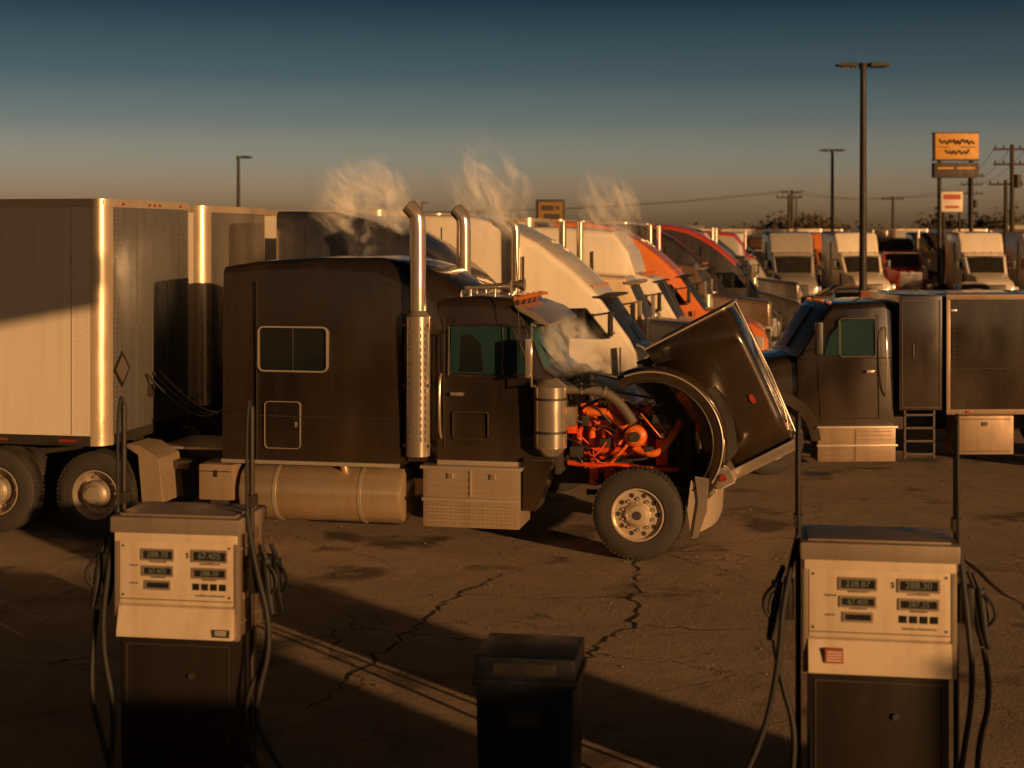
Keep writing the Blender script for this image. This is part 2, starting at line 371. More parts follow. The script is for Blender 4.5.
tube('antenna',[(-1.35,.0,2.1),(-1.36,-.02,3.0),(-1.4,-.02,3.75)],.006,BLK2,T)
for y,sg in ((.17,-1),(2.27,1)):
    yy=y+sg*.24
    tube('mirror_arm',[(-1.2,y,2.62),(-1.2,yy,2.66),(-1.2,yy,2.3),(-1.2,yy,1.95),(-1.2,y,1.95)],.013,CHR,T,'POLY')
    box('mirror_head',-1.26,-1.2,yy-.09,yy+.09,2.05,2.50,CHR,T,.025)
    box('mirror_glass',-1.266,-1.258,yy-.07,yy+.07,2.08,2.47,GLS,T,0)
# exhaust stacks
for y in (-.02,2.3):
    cyl('stack_heat_shield',(-2.58,y+.12,1.1),(-2.58,y+.12,2.72),.145,CHR,T,.145,32)
    cyl('stack_collar',(-2.58,y+.12,2.72),(-2.58,y+.12,2.79),.147,CHR,T,.095,32)
    cyl('stack_pipe',(-2.58,y+.12,2.75),(-2.58,y+.12,3.72),.095,CHR,T,.095,32)
    tube('stack_turnout',[(-2.58,y+.12,3.7),(-2.58,y+.12,3.84),(-2.60,y+.12,3.92),(-2.69,y+.12,4.01)],.095,CHR,T)
    cyl('stack_bore',(-2.685,y+.12,4.006),(-2.697,y+.12,4.018),.078,FRM,T)
    boxes('stack_bracket',[(-2.74,-2.44,y+.05,y+.2,z,z+.04) for z in (1.2,1.9,2.6)],STL,T,.005)
bm=bmesh.new()
for k in range(17):
    for a in (-140,-120,-60,-40):
        z=1.28+k*.08; c=math.cos(R(a));q=math.sin(R(a))
        addbox(bm,-2.58+c*.146-.005,-2.58+c*.146+.005,.1+q*.1455-.004,.1+q*.1455+.004,z,z+.045)
obj('heat_shield_slots',fin(bm,'h',0),T,FRM)
prism('stack_backing_panel',[(-2.76,1.0),(-2.42,1.0),(-2.42,2.85),(-2.76,3.2)],.28,.36,BLK,T,.01)
for y in (.15,2.29):
    cyl('air_cleaner_body',(-1.02,y,1.24),(-1.02,y,1.93),.19,CHR,T,.19,36)
    cyl('air_cleaner_cap',(-1.02,y,1.93),(-1.02,y,2.02),.2,CHR,T,.09,36)
    cyl('air_cleaner_base',(-1.02,y,1.14),(-1.02,y,1.24),.1,CHR,T,.195,36)
    cyls('air_cleaner_bands',[((-1.02,y,z),(-1.02,y,z+.03),.197) for z in (1.4,1.78)],STL,T,36)
cyls('air_intake_duct',[((-1.02,.2,1.9),(-.95,.75,1.9),.08),],BLK2,T,20)
for y in (.02,1.78):
    prof=[(0,0),(.28,.0),(.33,.03),(.345,.08),(.345,1.95),(.33,2.0),(.28,2.03),(0,2.03)]
    b2=lathe(prof,48); b2.transform(Matrix.Translation((-2.76,y+.345,.6))@Matrix.Rotation(R(90),4,'Z'))
    obj('fuel_tank',fin(b2,'fuel_tank'),T,TANK)
    for x in (-4.3,-3.25):
        bm=lathe([(.335,0),(.353,0),(.353,.04),(.335,.04)],40); bm.transform(Matrix.Translation((x,y+.345,.6))@Matrix.Rotation(R(90),4,'Z')); obj('tank_strap',fin(bm,'strap'),T,ALU)
cyl('fuel_cap',(-3.5,.2,.9),(-3.5,.14,.97),.05,CHR,T)
box('battery_box',-2.5,-1.36,.03,.72,.29,.97,BOXM,T,.025)
box('battery_box_tread',-2.53,-1.33,.0,.4,.965,1.0,ALU,T,.008)
box('step_tread',-2.5,-1.36,-.03,.06,.60,.64,ALU,T,.008)
boxes('box_ribs',[(-2.46,-1.4,.018,.035,z,z+.012) for z in (.36,.44,.52,.72,.8,.88)]+[(-1.94,-1.92,.015,.035,.66,.95)],ALU,T)
boxes('box_latches',[(-2.2,-2.14,.005,.03,.86,.92),(-1.7,-1.64,.005,.03,.86,.92)],CHR,T,.004)
bm=bmesh.new()
for i in range(20):
    for j in range(6):
        x=-2.44+i*.054; z=.35+j*.038
        addbox(bm,x,x+.02,.024,.032,z,z+.006)
obj('tread_pattern',fin(bm,'tp',0),T,BOXD)
prism('cab_skirt',[(-1.34,.5),(-1.18,.5),(-.98,1.08),(-1.34,1.08)],.1,.6,BLK,T,.01)
box('cab_mount_step',-1.33,-1.0,.12,.5,.98,1.1,STL,T,.01)
box('chassis_tool_box',-5.28,-4.84,.05,.6,.5,.93,BOXM,T,.03)
boxes('tool_box_seam',[(-5.25,-4.87,.042,.055,.84,.85),(-5.08,-5.04,.035,.055,.78,.86)],STL,T)
prism('quarter_fender',[(-6.0,.45),(-5.72,.45),(-5.78,.98),(-6.02,1.12),(-6.2,1.14),(-6.2,1.10),(-6.04,1.02)],.02,.62,BOXM,T,.006)
box('quarter_fender_bracket',-5.8,-5.55,.4,.8,.8,.9,STL,T,.01)
box('mud_flap',-5.15,-4.95,.1,.58,.32,.55,RUB,T,.01)
box('deck_plate',-6.1,-5.1,.7,1.75,1.0,1.03,ALU,T,.004)
prism('fifth_wheel',[(-7.9,1.02),(-6.6,1.02),(-6.7,1.16),(-7.6,1.16)],.75,1.7,STL,T,.01)
for i,y in enumerate((1.0,1.2,1.4)):
    tube('air_line',[(-5.02,y,1.9),(-5.3,y,1.4),(-5.9,y+.1,1.35),(-6.4,y,1.9)],.014,(BLK2,BLK2,GRY)[i],T)
box('rear_light_bar',-8.7,-8.62,.3,2.15,.75,.9,STL,T,.01)
# bumper
bm=bmesh.new(); n=14; pr=None
for i in range(n+1):
    y=-.0+2.44*i/n; xx=.86-.16*abs((y-1.22)/1.22)**3
    r=[bm.verts.new((xx-.10,y,.30)),bm.verts.new((xx,y,.36)),bm.verts.new((xx+.015,y,.62)),bm.verts.new((xx,y,.88)),bm.verts.new((xx-.10,y,.93)),bm.verts.new((xx-.14,y,.6))]
    if pr:
        for k in range(6): bm.faces.new((pr[k],pr[(k+1)%6],r[(k+1)%6],r[k]))
    else: bm.faces.new(r)
    pr=r
bm.faces.new(pr[::-1]); obj('front_bumper',fin(bm,'bumper'),T,WHE)
prism('bumper_end_plate',[(.64,.98),(.8,.96),(.78,.6),(.68,.3),(.61,.28),(.69,.7)],-.03,.0,CHR,T,.006)
# --- engine
box('engine_block',-.9,.15,.92,1.55,.75,1.35,ENG,T,.05)
box('valve_cover',-.85,.1,1.0,1.45,1.35,1.62,ENG,T,.07)
boxes('valve_cover_ribs',[(-.8+k*.155,-.72+k*.155,.985,1.46,1.4,1.65) for k in range(6)],ENO,T,.015)
boxes('cylinder_head',[(-.88,.12,.93,1.5,1.30,1.38)],GRY,T,.01)
for k in range(6):
    x=-.78+k*.155
    tube('exhaust_runner',[(x,.96,1.34),(x,.78,1.38),(x,.68,1.28),(x+.03,.68,1.14)],.040,ENO if k%2 else ENG,T)
tube('exhaust_manifold',[(-.86,.68,1.14),(-.4,.66,1.14),(.1,.68,1.14)],.055,ENG,T)
bm=lathe([(0,0),(.08,.0),(.12,.03),(.135,.08),(.12,.13),(.08,.16),(.05,.18),(.05,.3),(0,.3)],24); bm.transform(Matrix.Translation((-.08,.44,1.34))); obj('turbocharger',fin(bm,'turbo'),T,ENO)
cyls('turbo_inlet_ring',[((-.08,.44,1.34),(-.08,.41,1.34),.06)],FRM,T,20)
cyls('turbo_outlet',[((-.2,.56,1.42),(-.42,.58,1.60),.05),((-.42,.58,1.60),(-.66,.6,1.60),.05)],ENO,T,16)
tube('intake_pipe',[(-.95,.5,1.86),(-.7,.5,1.88),(-.42,.5,1.84),(-.22,.48,1.68),(-.1,.42,1.5)],.06,GRY,T)
cyls('hose_clamps',[((-.72,.5,1.875),(-.69,.5,1.877),.067),((-.45,.5,1.848),(-.42,.5,1.84),.067)],CHR,T,18)
tube('charge_air_pipe',[(-.1,.55,1.2),(.1,.5,1.1),(.3,.55,1.25),(.42,.7,1.5)],.045,ENO,T)
tube('oil_feed_pipe',[(-.5,.62,.9),(-.35,.5,1.05),(-.2,.5,1.2),(-.12,.52,1.32)],.02,ENO,T)
tube('coolant_pipe',[(-.88,.56,1.0),(-.6,.5,.98),(-.3,.52,1.0),(.15,.52,.95),(.4,.65,.95)],.03,ENG,T)
tube('coolant_hose',[(.05,1.1,1.5),(.2,1.0,1.68),(.36,.95,1.62),(.46,1.0,1.5)],.045,BLK2,T)
tube('heater_hose',[(-.92,.8,1.5),(-.6,.72,1.75),(-.2,.76,1.73),(.1,.9,1.45)],.02,BLK2,T)
tube('wiring_loom',[(-.92,.6,1.3),(-.5,.55,1.08),(0,.6,1.02),(.4,.7,1.2)],.016,BLK2,T)
for k in range(26):
    x0=random.uniform(-.85,.2); z0=random.uniform(.95,1.7); y0=random.uniform(.46,.66)
    tube('small_hose',[(x0,y0,z0),(x0+random.uniform(-.1,.15),y0-.06,z0+random.uniform(-.15,.15)),(x0+random.uniform(.1,.3),y0,z0+random.uniform(-.3,.2))],random.choice((.007,.010,.014)),random.choice((BLK2,BLK2,BLK2,ENO,GRY,ENG)),T)
boxes('engine_brackets',[(-.62,-.52,.5,.62,.82,.98),(-.2,-.05,.5,.64,.8,.93),(.15,.28,.55,.7,1.0,1.3),(-.9,-.78,.5,.65,1.35,1.6)],ENG,T,.015)
boxes('engine_dark_gaps',[(-.72,-.64,.55,.66,1.44,1.56),(-.36,-.28,.6,.7,1.02,1.1),(.02,.12,.48,.62,1.12,1.22),(-.55,-.45,.62,.72,1.5,1.66),(-.5,-.38,.48,.6,1.2,1.3),(.12,.3,.45,.6,1.5,1.6),(-.85,-.7,.48,.6,1.08,1.2)],FRM,T,.01)  # black blocks standing in for shaded gaps between engine parts
cyls('bolts',[((random.uniform(-.85,.1),.91,random.uniform(.8,1.3)),)*1+((0,0,0),)*0+((0,0,0),) for k in range(0)] or [((-.8,.92,1.0),(-.8,.88,1.0),.02)],GRY,T,6)
cyls('oil_filters',[((-.6,.74,.72),(-.6,.74,1.04),.06),((-.42,.74,.72),(-.42,.74,1.04),.06)],ENO,T,18)
cyls('alternator',[((.1,.66,1.45),(.28,.66,1.45),.09),((.28,.66,1.45),(.32,.66,1.45),.06)],GRY,T,18)
cyls('fan_hub',[((.2,1.22,1.2),(.34,1.22,1.2),.08)],GRY,T,18)
bm=bmesh.new()
for k in range(8):
    a=k*math.pi/4; r=bmesh.ops.create_cube(bm,size=1)
    for v in r['verts']:
        p=Vector((v.co.x*.02+v.co.y*.02,v.co.y*.12,v.co.z*.28+.2)); v.co=Matrix.Translation((.32,1.22,1.2))@(Matrix.Rotation(a,3,'X')@p)
obj('cooling_fan',fin(bm,'fan',0),T,FRM)
box('radiator',.44,.56,.72,1.72,.8,1.78,STL,T,.02)
boxes('radiator_shroud',[(.36,.44,.70,.76,.85,1.74),(.36,.44,1.68,1.74,.85,1.74),(.36,.44,.76,1.68,1.68,1.74)],FRM,T,.01)
cyls('radiator_struts',[((.45,.75,1.7),(-.93,.5,1.95),.014),((.45,1.7,1.7),(-.93,1.9,1.95),.014)],STL,T,10)
box('coolant_reservoir',-.92,-.76,.35,.55,1.45,1.68,GRY,T,.03)
cyls('spring_and_shock',[((.12,.55,.6),(.1,.72,1.1),.04),((-.7,.82,.62),(.65,.82,.62),.035)],FRM,T,12)
# --- tilted hood
H=bpy.data.objects.new('tilting_hood',None); col.objects.link(H); H.parent=T; H.location=(.75,0,.8); H.rotation_euler=(0,R(62),0)
ox,oz=-.75,-.8
def hs(x,yn,zt,zb):
    r=.10; pts=[(yn,zb),(yn,zt-r)]
    for i in range(1,5): a=R(180-90*i/4); pts.append((yn+r+r*math.cos(a),zt-r+r*math.sin(a)))
    pts.append((CY,zt+.03))
    pts+= [(2*CY-p[0],p[1]) for p in pts[-2::-1]]
    return [(x+ox,p[0],p[1]+oz) for p in pts]
secs=[hs(-.95,.26,1.98,.92),hs(-.5,.36,1.98,.95),hs(0,.47,1.95,1.0),hs(.4,.55,1.92,.95),hs(.72,.60,1.88,.85)]
bm=bmesh.new(); vv=[[bm.verts.new(p) for p in q] for q in secs]
for a,b in zip(vv,vv[1:]):
    for k in range(len(a)-1): bm.faces.new((a[k],a[k+1],b[k+1],b[k]))
me=fin(bm,'hood',50); hd=obj('hood_shell',me,H,BLK); md=hd.modifiers.new('thick','SOLIDIFY'); md.thickness=.02
tube('hood_edge_trim',[(-.96+ox,p[1],p[2]) for p in secs[0]],.014,ALU,H,'POLY')
tube('hood_centre_strip',[(-.95+ox,CY,2.02+oz),(0+ox,CY,1.99+oz),(.72+ox,CY,1.92+oz)],.012,CHR,H,'POLY')
boxes('grille_surround',[(-.03,.09,.52,.64,.80+oz,1.95+oz),(-.03,.09,1.80,1.92,.80+oz,1.95+oz),(-.02,.07,.64,1.80,1.84+oz,1.93+oz),(-.02,.07,.64,1.80,.82+oz,.89+oz)],CHR,H,.02)
boxes('grille_bars',[(.0,.04,.66+k*.057,.68+k*.057,.9+oz,1.83+oz) for k in range(20)],CHR,H)
box('grille_mesh',-.02,.0,.64,1.80,.89+oz,1.84+oz,FRM,H,0)
def fender(yo,yi,nm):
    bm=bmesh.new(); pr=None
    for i in range(27):
        a=R(14+(180-14)*i/26); R1=.82+ (.05 if i<4 else 0); c,q=math.cos(a),math.sin(a)
        def P(r,y): return (r*c+ox,y,.52+r*q+oz)
        ys=1 if yi>yo else -1
        r=[bm.verts.new(p) for p in (P(R1-.13,yo+ys*.015),P(R1-.1,yo),P(R1-.03,yo),P(R1+.0,yo+ys*.04),P(R1+.03,yo+ys*.2),P(R1+.02,yi),P(R1-.02,yi),P(R1-.03,yo+ys*.06),P(R1-.13,yo+ys*.03))]
        if pr:
            for k in range(9): bm.faces.new((pr[k],pr[(k+1)%9],r[(k+1)%9],r[k]))
        else: bm.faces.new(r)
        pr=r
    bm.faces.new(pr[::-1]); obj(nm,fin(bm,nm,45),H,BLK)
    tube('fender_lip',[((.695)*math.cos(R(a))+ox,yo+.005,.52+.695*math.sin(R(a))+oz) for a in range(14,181,8)],.012,BLK2,H)
    tube('fender_bead',[((.805)*math.cos(R(a))+ox,yo+.0,.52+.805*math.sin(R(a))+oz) for a in range(30,181,8)],.011,ALU,H)
fender(.0,.5,'fender'); fender(2.44,1.94,'fender_far')
for y0,y1 in ((.42,.5),(1.94,2.02)):
    prism('inner_fender',[( -.80+ox,.6+oz),(-.75+ox,.95+oz),(-.3+ox,1.3+oz),(.3+ox,1.28+oz),(.62+ox,1.0+oz),(.7+ox,.9+oz),(.55+ox,1.3+oz),(.2+ox,1.42+oz),(-.4+ox,1.42+oz),(-.88+ox,1.0+oz)],y0,y1,FRM,H)
for y in (.28,2.16):
    box('headlamp_pod',-.16,.05,y-.26,y+.26,.93+oz,1.17+oz,CHR,H,.04)
    boxes('headlamp_lens',[(.05,.065,y-.2,y-.02,.98+oz,1.14+oz),(.05,.065,y+.02,y+.2,.98+oz,1.14+oz)],LMP,H,.006)
    sy=-1 if y<1 else 1
    cyl('turn_signal',(-.05,y+sy*.26,1.06+oz),(-.05,y+sy*.285,1.06+oz),.04,RED,H)
box('lower_valance',-.12,.06,.02,.5,.80+oz,.92+oz,CHR,H,.02)
bm=bmesh.new(); addcyl(bm,(0,0,0),(0,-.02,0),1,None,24)
o=obj('plain_oval_badge',fin(bm,'badge'),H,pm('badge_red',(.3,.03,.02),.3)); o.scale=(.06,.6,.028); o.location=(.1+ox,.475,1.72+oz); o.rotation_euler=(0,0,R(11))
cyls('hood_prop_strut',[((-.35+ox,.75,1.15+oz),(.0,.75,.0),.018)],STL,H)

# ---------------------------------------------------------------- trailers
def trailer(loc,rz,length=16.1,h=4.11,skin=TRW,nose=TRF,det=True,name='semi_trailer'):
    E=root(name,loc,rz); bm=bmesh.new(); r=.2; pts=[]
    for cx,cy_,a0 in ((-r,r,-90),(-r,2.6-r,0)):
        for i in range(7): a=R(a0+90*i/6); pts.append((cx+r*math.cos(a),cy_+r*math.sin(a)))
    pts+=[(-length,2.6),(-length,0)]
    a=[bm.verts.new((x,y,1.22)) for x,y in pts]; b=[bm.verts.new((x,y,h-.08)) for x,y in pts]
    n=len(pts)
    for i in range(n):
        f=bm.faces.new((a[i],a[(i+1)%n],b[(i+1)%n],b[i]))
        f.material_index=1 if i==6 else (2 if i<13 else 0)
    bm.faces.new(a); bm.faces.new(b)
    obj('body',fin(bm,'body',30),E,[skin,nose,TRA])
    boxes('top_rail',[(-length,-.19,-.012,.04,h-.1,h),(-length,-.19,2.56,2.612,h-.1,h),(-.05,.012,.19,2.41,h-.1,h),(-length,-.05,.04,2.56,h-.07,h-.02)],TRA,E)
    boxes('bottom_rail',[(-length,-.19,-.015,.05,1.12,1.24),(-length,-.19,2.55,2.615,1.12,1.24),(-.06,.015,.19,2.41,1.12,1.24)],STL,E)
    cyls('corner_caps',[((-.2,.2,h-.1),(-.2,.2,h),.212),((-.2,2.4,h-.1),(-.2,2.4,h),.212),((-.2,.2,1.12),(-.2,.2,1.24),.214),((-.2,2.4,1.12),(-.2,2.4,1.24),.214)],TRA,E,28)
    boxes('underframe',[(-length+.1,-.3,.9+k*.8-.05,.9+k*.8+.05,.98,1.12) for k in (0,1)],FRM,E)
    boxes('side_seams',[(-x*1.22-.45,-x*1.22-.435,-.004,.0,1.25,h-.1) for x in range(int(length/1.22)-1)],TRA,E)
    if det:
        bm=bmesh.new()
        for k in range(46):
            z=1.3+k*.06
            for x in (-.24,-.36,-1.66,-1.6): addcyl(bm,(x,.0,z),(x,-.005,z),.007,None,6)
            for y in (.26,.38,2.2,2.34): addcyl(bm,(0,y,z),(.005,y,z),.007,None,6)
        obj('rivets',fin(bm,'rv',0),E,TRA)
        bm=bmesh.new(); addbox(bm,.0,.012,-.16,.16,-.16,.16,.0); bm.transform(Matrix.Translation((0,.42,2.02))@Matrix.Rotation(R(45),4,'X'))
        obj('placard_holder',fin(bm,'pl',0),E,BLK2)
        bm=bmesh.new(); addbox(bm,.012,.016,-.12,.12,-.12,.12,.0); bm.transform(Matrix.Translation((0,.42,2.02))@Matrix.Rotation(R(45),4,'X'))
        obj('placard',fin(bm,'pl',0),E,GRY)
        boxes('nose_panel_ribs',[(.0,.008,y,y+.02,1.3,h-.15) for y in (.85,1.3,1.75)],TRF,E)
        boxes('clearance_lights',[(-.01,.03,y,y+.05,h-.075,h-.045) for y in (.4,1.15,1.3,1.45,2.1)]+[(-1.6,-1.5,-.03,-.01,1.15,1.2)],RED,E,.005)
        boxes('gladhand_box',[(.0,.05,1.15,1.5,1.6,1.75)],STL,E,.01)
        boxes('reflective_tape',[(-.6-k*.9,-.38-k*.9,-.0175,-.015,1.165,1.195) for k in range(16)],RED,E)
    for x in (-length+1.9,-length+3.2):
        wheel(E,x,.05,dual=True); wheel(E,x,2.55,True,True)
    boxes('landing_gear',[(-2.9,-2.8,.55,.65,.2,1.1),(-2.9,-2.8,1.95,2.05,.2,1.1),(-3.0,-2.7,.5,.7,.12,.18),(-3.0,-2.7,1.9,2.1,.12,.18),(-2.87,-2.83,.65,1.95,.7,.75)],STL,E,.01)
    return E
def tl(x,y): p=O+U*x+V*y; return (p.x,p.y,0)
trailer(tl(-6.42,-.08),TH)

# ---------------------------------------------------------------- other trucks
def aero(loc,rz,body,roof=None,stripe=None,kind='aero',name='semi_truck'):
    E=root(name,loc,rz); cy=1.25; roof=roof or body; tall=kind!='aero'
    nose=[(1.22,.75,.72,.5,.98,.12),(1.12,.98,.95,.40,1.22,.18),(.85,1.12,.98,.40,1.42,.22),(.3,1.16,.94,.42,1.58,.25),(-.4,1.16,1.0,.45,1.76,.14)]
    if kind=='tall': st=nose+[(-.85,1.14,1.04,.5,2.55,.12),(-.95,1.14,1.06,.5,2.68,.12),(-1.35,1.16,1.06,.5,2.8,.12),(-1.5,1.18,1.08,.5,3.3,.14),(-1.85,1.2,1.12,.9,3.75,.16),(-3.0,1.22,1.2,.92,3.85,.16),(-4.0,1.22,1.2,.95,3.85,.12)]
    elif kind=='classic':
        st=[(1.0,.62,.60,.6,1.72,.1),(.98,.66,.64,.58,1.78,.12),(.5,.72,.70,.58,1.84,.12),(-.1,.82,.78,.58,1.9,.12),(-.68,1.04,.98,.58,1.98,.08),(-.98,1.06,.98,.6,2.64,.1),(-1.1,1.06,.98,.6,2.82,.12),(-1.9,1.06,1.0,.6,2.88,.14),(-2.1,1.1,1.02,.7,2.95,.14),(-2.5,1.16,1.08,.9,3.35,.2),(-3.0,1.18,1.12,.92,3.5,.2),(-4.3,1.18,1.12,.95,3.5,.14)]
    else: st=nose+[(-1.02,1.14,1.03,.5,2.62,.12),(-1.14,1.14,1.06,.5,2.76,.14),(-1.5,1.16,1.10,.5,3.1,.16),(-2.05,1.18,1.14,.55,3.52,.16),(-2.7,1.2,1.17,.9,3.86,.16),(-3.3,1.22,1.2,.92,4.0,.16),(-4.2,1.22,1.2,.95,4.02,.12)]
    loft('cab_and_sleeper',st,cy,[body,GLW,roof],E,lambda i,j:1 if (i==4 and 9<=j<=12) else (2 if i>=6 and 5<=j<=16 else 0))
    xw=-.95 if kind=='classic' else (-.83 if tall else -1.0)
    cyls('windshield_post',[(((-.70 if kind=='classic' else -.42),cy,1.99 if kind=='classic' else 1.79),(xw,cy,2.58),.02)],BLK2,E,8)
    if kind=='classic':
        for y,f in ((.0,1),(2.5,-1)):
            prism('front_fender',[(.80*math.cos(R(a)),.54+.80*math.sin(R(a))) for a in range(-5,186,12)]+[(.62*math.cos(R(a)),.54+.62*math.sin(R(a))) for a in range(185,-6,-12)],min(y,y+f*.55),max(y,y+f*.55),body,E,.02)
            cyls('stack',[((-2.3,y+f*.02,1.1),(-2.3,y+f*.02,2.7),.12),((-2.3,y+f*.02,2.7),(-2.3,y+f*.02,3.95),.075)],CHR,E,20)
            cyls('air_cleaner',[((-.72,y+f*.1,1.25),(-.72,y+f*.1,2.0),.17)],CHR,E,24)
    for y0,sg in ((.1,1),(2.4,-1)):
        a,b=(y0-.012,y0+.1) if sg>0 else (y0-.1,y0+.012)
        if kind=='classic': a+=sg*.085; b+=sg*.085
        prism('side_glass',[(-.95 if kind=='classic' else -.78,1.9),(-1.85,1.9),(-1.85,2.40),(-1.2,2.42)],a,b,GLS,E)
        boxes('window_post',[(-1.25,-1.22,a-.004,b+.004,1.91,2.40)],BLK2,E)
        if kind!='classic': prism('wheel_well',[(.64*math.cos(R(k)),.56+.64*math.sin(R(k))) for k in range(-15,196,14)],(.0 if sg>0 else 2.1),(.4 if sg>0 else 2.5),FRM,E)
        prism('sleeper_glass',rrect(-3.3,-2.85,1.95,2.3,.06),a-(.025 if sg>0 else 0)-(.06 if kind=='classic' and sg>0 else 0),b+(.025 if sg<0 else 0),GLS,E)
        yy=(-.02,.5) if sg>0 else (2.0,2.52)
        cyl('fuel_tank',(-3.2,sum(yy)/2,.62),(-1.75,sum(yy)/2,.62),.3,ALU,E)
        boxes('steps',[(-1.7,-.75,yy[0],yy[1],.32,.38),(-1.65,-.8,yy[0]+.04,yy[1],.6,.66)],BLK2,E,.01)
        ya,yb=(.07,.16) if sg>0 else (2.34,2.43)
        if kind!='classic':
            boxes('panel_seams',[(-2.0,-1.985,ya,yb,.9,2.7),(-.62,-.605,ya,yb,.9,1.75),(-2.3,-2.28,ya-.03*sg,yb-.03*sg,.95,3.3),(-3.75,-3.735,ya-.03*sg,yb-.03*sg,.95,3.8)],SEAM,E)
            boxes('side_hardware',[(-1.95,-1.8,ya-.02*sg,yb-.02*sg,1.6,1.64),(-3.5,-2.6,ya-.035*sg,yb-.035*sg,1.2,1.215),(-3.5,-2.6,ya-.035*sg,yb-.035*sg,1.65,1.665)],CHR,E)
        cyls('grab_bar',[((-2.15,y0-sg*.05,1.3),(-2.15,y0-sg*.05,2.2),.015)],CHR,E,8)
        ym=y0-sg*.26
        mm=CHR if kind=='classic' else BLK2
        boxes('mirror',[(-.78,-.70,ym-.08,ym+.08,1.95,2.38)],mm,E,.03)
        boxes('mirror_arm',[(-.76,-.71,min(ym,y0+sg*.1),max(ym,y0+sg*.1),z,z+.03) for z in (1.98,2.33)],mm,E)
        y=y0+sg*.18
        box('headlamp',.88,1.1,y-.16,y+.16,.85,1.12,LMP,E,.05)
    if kind=='classic':
        box('grille',.98,1.06,.68,1.82,.7,1.74,CHR,E,.03); boxes('grille_slats',[(1.06,1.075,.74+k*.1,.78+k*.1,.78,1.66) for k in range(11)],FRM,E)
    else:
        box('grille',1.0,1.235,.75,1.75,.55,1.22,FRM,E,.04)
        boxes('grille_slats',[(1.0,1.25,.78,1.72,.62+k*.095,.645+k*.095) for k in range(6)],CHR,E,.004)
    box('bumper',.9,1.27,.12,2.38,.3,.55,CHR if tall else BLK2,E,.06)
    boxes('visor',[(-1.12,-.78,.2,2.3,2.58,2.62)] if kind!='classic' else [(-1.1,-.82,.25,2.25,2.68,2.74)],BLK2 if kind!='classic' else CHR,E,.01)
    boxes('marker_lights',[(-1.2,-1.12,y,y+.08,2.74,2.8) for y in (.35,.8,1.2,1.6,2.05)],AMB,E,.01)
    boxes('frame_rails',[(-7.6,-4.2,.8,.88,.75,1.0),(-7.6,-4.2,1.62,1.7,.75,1.0),(-4.2,.9,.8,.88,.5,.7)],FRM,E)
    wheel(E,0,.02); wheel(E,0,2.48,True)
    for x in (-5.6,-6.9): wheel(E,x,.02,dual=True); wheel(E,x,2.48,True,True)
    if stripe: boxes('side_stripe',[(-4.0,-2.1,.02,.06,1.3,1.42)],stripe,E)
    return E
WHT=paint('white_paint',(.70,.63,.52)); CRM=paint('cream_paint',(.62,.48,.30)); NVY=paint('navy_paint',(.010,.015,.026))
ORG=paint('orange_paint',(.58,.15,.025)); REDP=paint('red_paint',(.36,.03,.018)); BKP=paint('dark_paint',(.016,.014,.014)); SLV=paint('silver_paint',(.3,.28,.25)); BRN=paint('brown_paint',(.09,.05,.03)); BLU=paint('blue_paint',(.025,.045,.08))
row=[(1,-1.5,NVY,None,None,'aero'),(2,-.55,WHT,None,None,'aero'),(3,-.55,CRM,CRM,None,'classic'),(4,-.6,WHT,WHT,ORG,'tall'),(5,-.3,ORG,ORG,None,'aero'),(6,-.2,BRN,BRN,None,'classic'),(7,-.2,BKP,BKP,REDP,'aero'),(8,.6,BKP,REDP,None,'aero'),(9,-.2,WHT,ORG,None,'tall'),(10,.4,BKP,BKP,CHR,'classic'),(11,0,BLU,BLU,None,'aero'),(12,.3,SLV,REDP,None,'tall')]
for k,dx,b,r,s_,kd in row:
    E=aero(tl(dx-.15,4.25*k),TH+R(random.uniform(-1.5,1.5)),b,r,s_,kd)
    trailer(tl(dx-4.75-.15-(.55 if k==1 else 0),4.25*k-.05),TH,det=False,skin=(TRW if k%3 else SLV))
    if k==2:
        cyls('exhaust_stack',[((-2.4,-.05,1.2),(-2.4,-.05,3.7),.075)],CHR,E)
        tube('stack_tip',[(-2.4,-.05,3.65),(-2.4,-.05,3.8),(-2.45,-.05,3.88),(-2.52,-.05,3.92)],.075,CHR,E)
for X,Y,b,r,kd in ((13.5,75,SLV,SLV,'tall'),(17.3,76,WHT,WHT,'tall'),(20.1,79,REDP,BKP,'classic'),(23.2,75,WHT,WHT,'tall'),(27.4,77,SLV,WHT,'tall'),(31,80,REDP,WHT,'tall'),
    (15.4,92,BKP,BRN,'classic'),(19.6,94,ORG,ORG,'tall'),(25.6,93,BKP,BKP,'tall'),(12.2,90,BRN,WHT,'tall'),(29.2,95,BLU,BLU,'classic'),(22.4,96,BRN,WHT,'classic')):
    aero((X-.6,Y,0),R(-90)+R(random.uniform(-6,6)),b,r,kind=kd)
for X,Y,k in ((12,108,TRW),(15.6,112,SLV),(20,109,TRW),(23.5,118,BRN),(28,110,SLV),(33,112,TRW),(38,110,TRW),(44,118,BRN)):
    trailer((X,Y,0),R(-90),det=False,skin=k,nose=k)

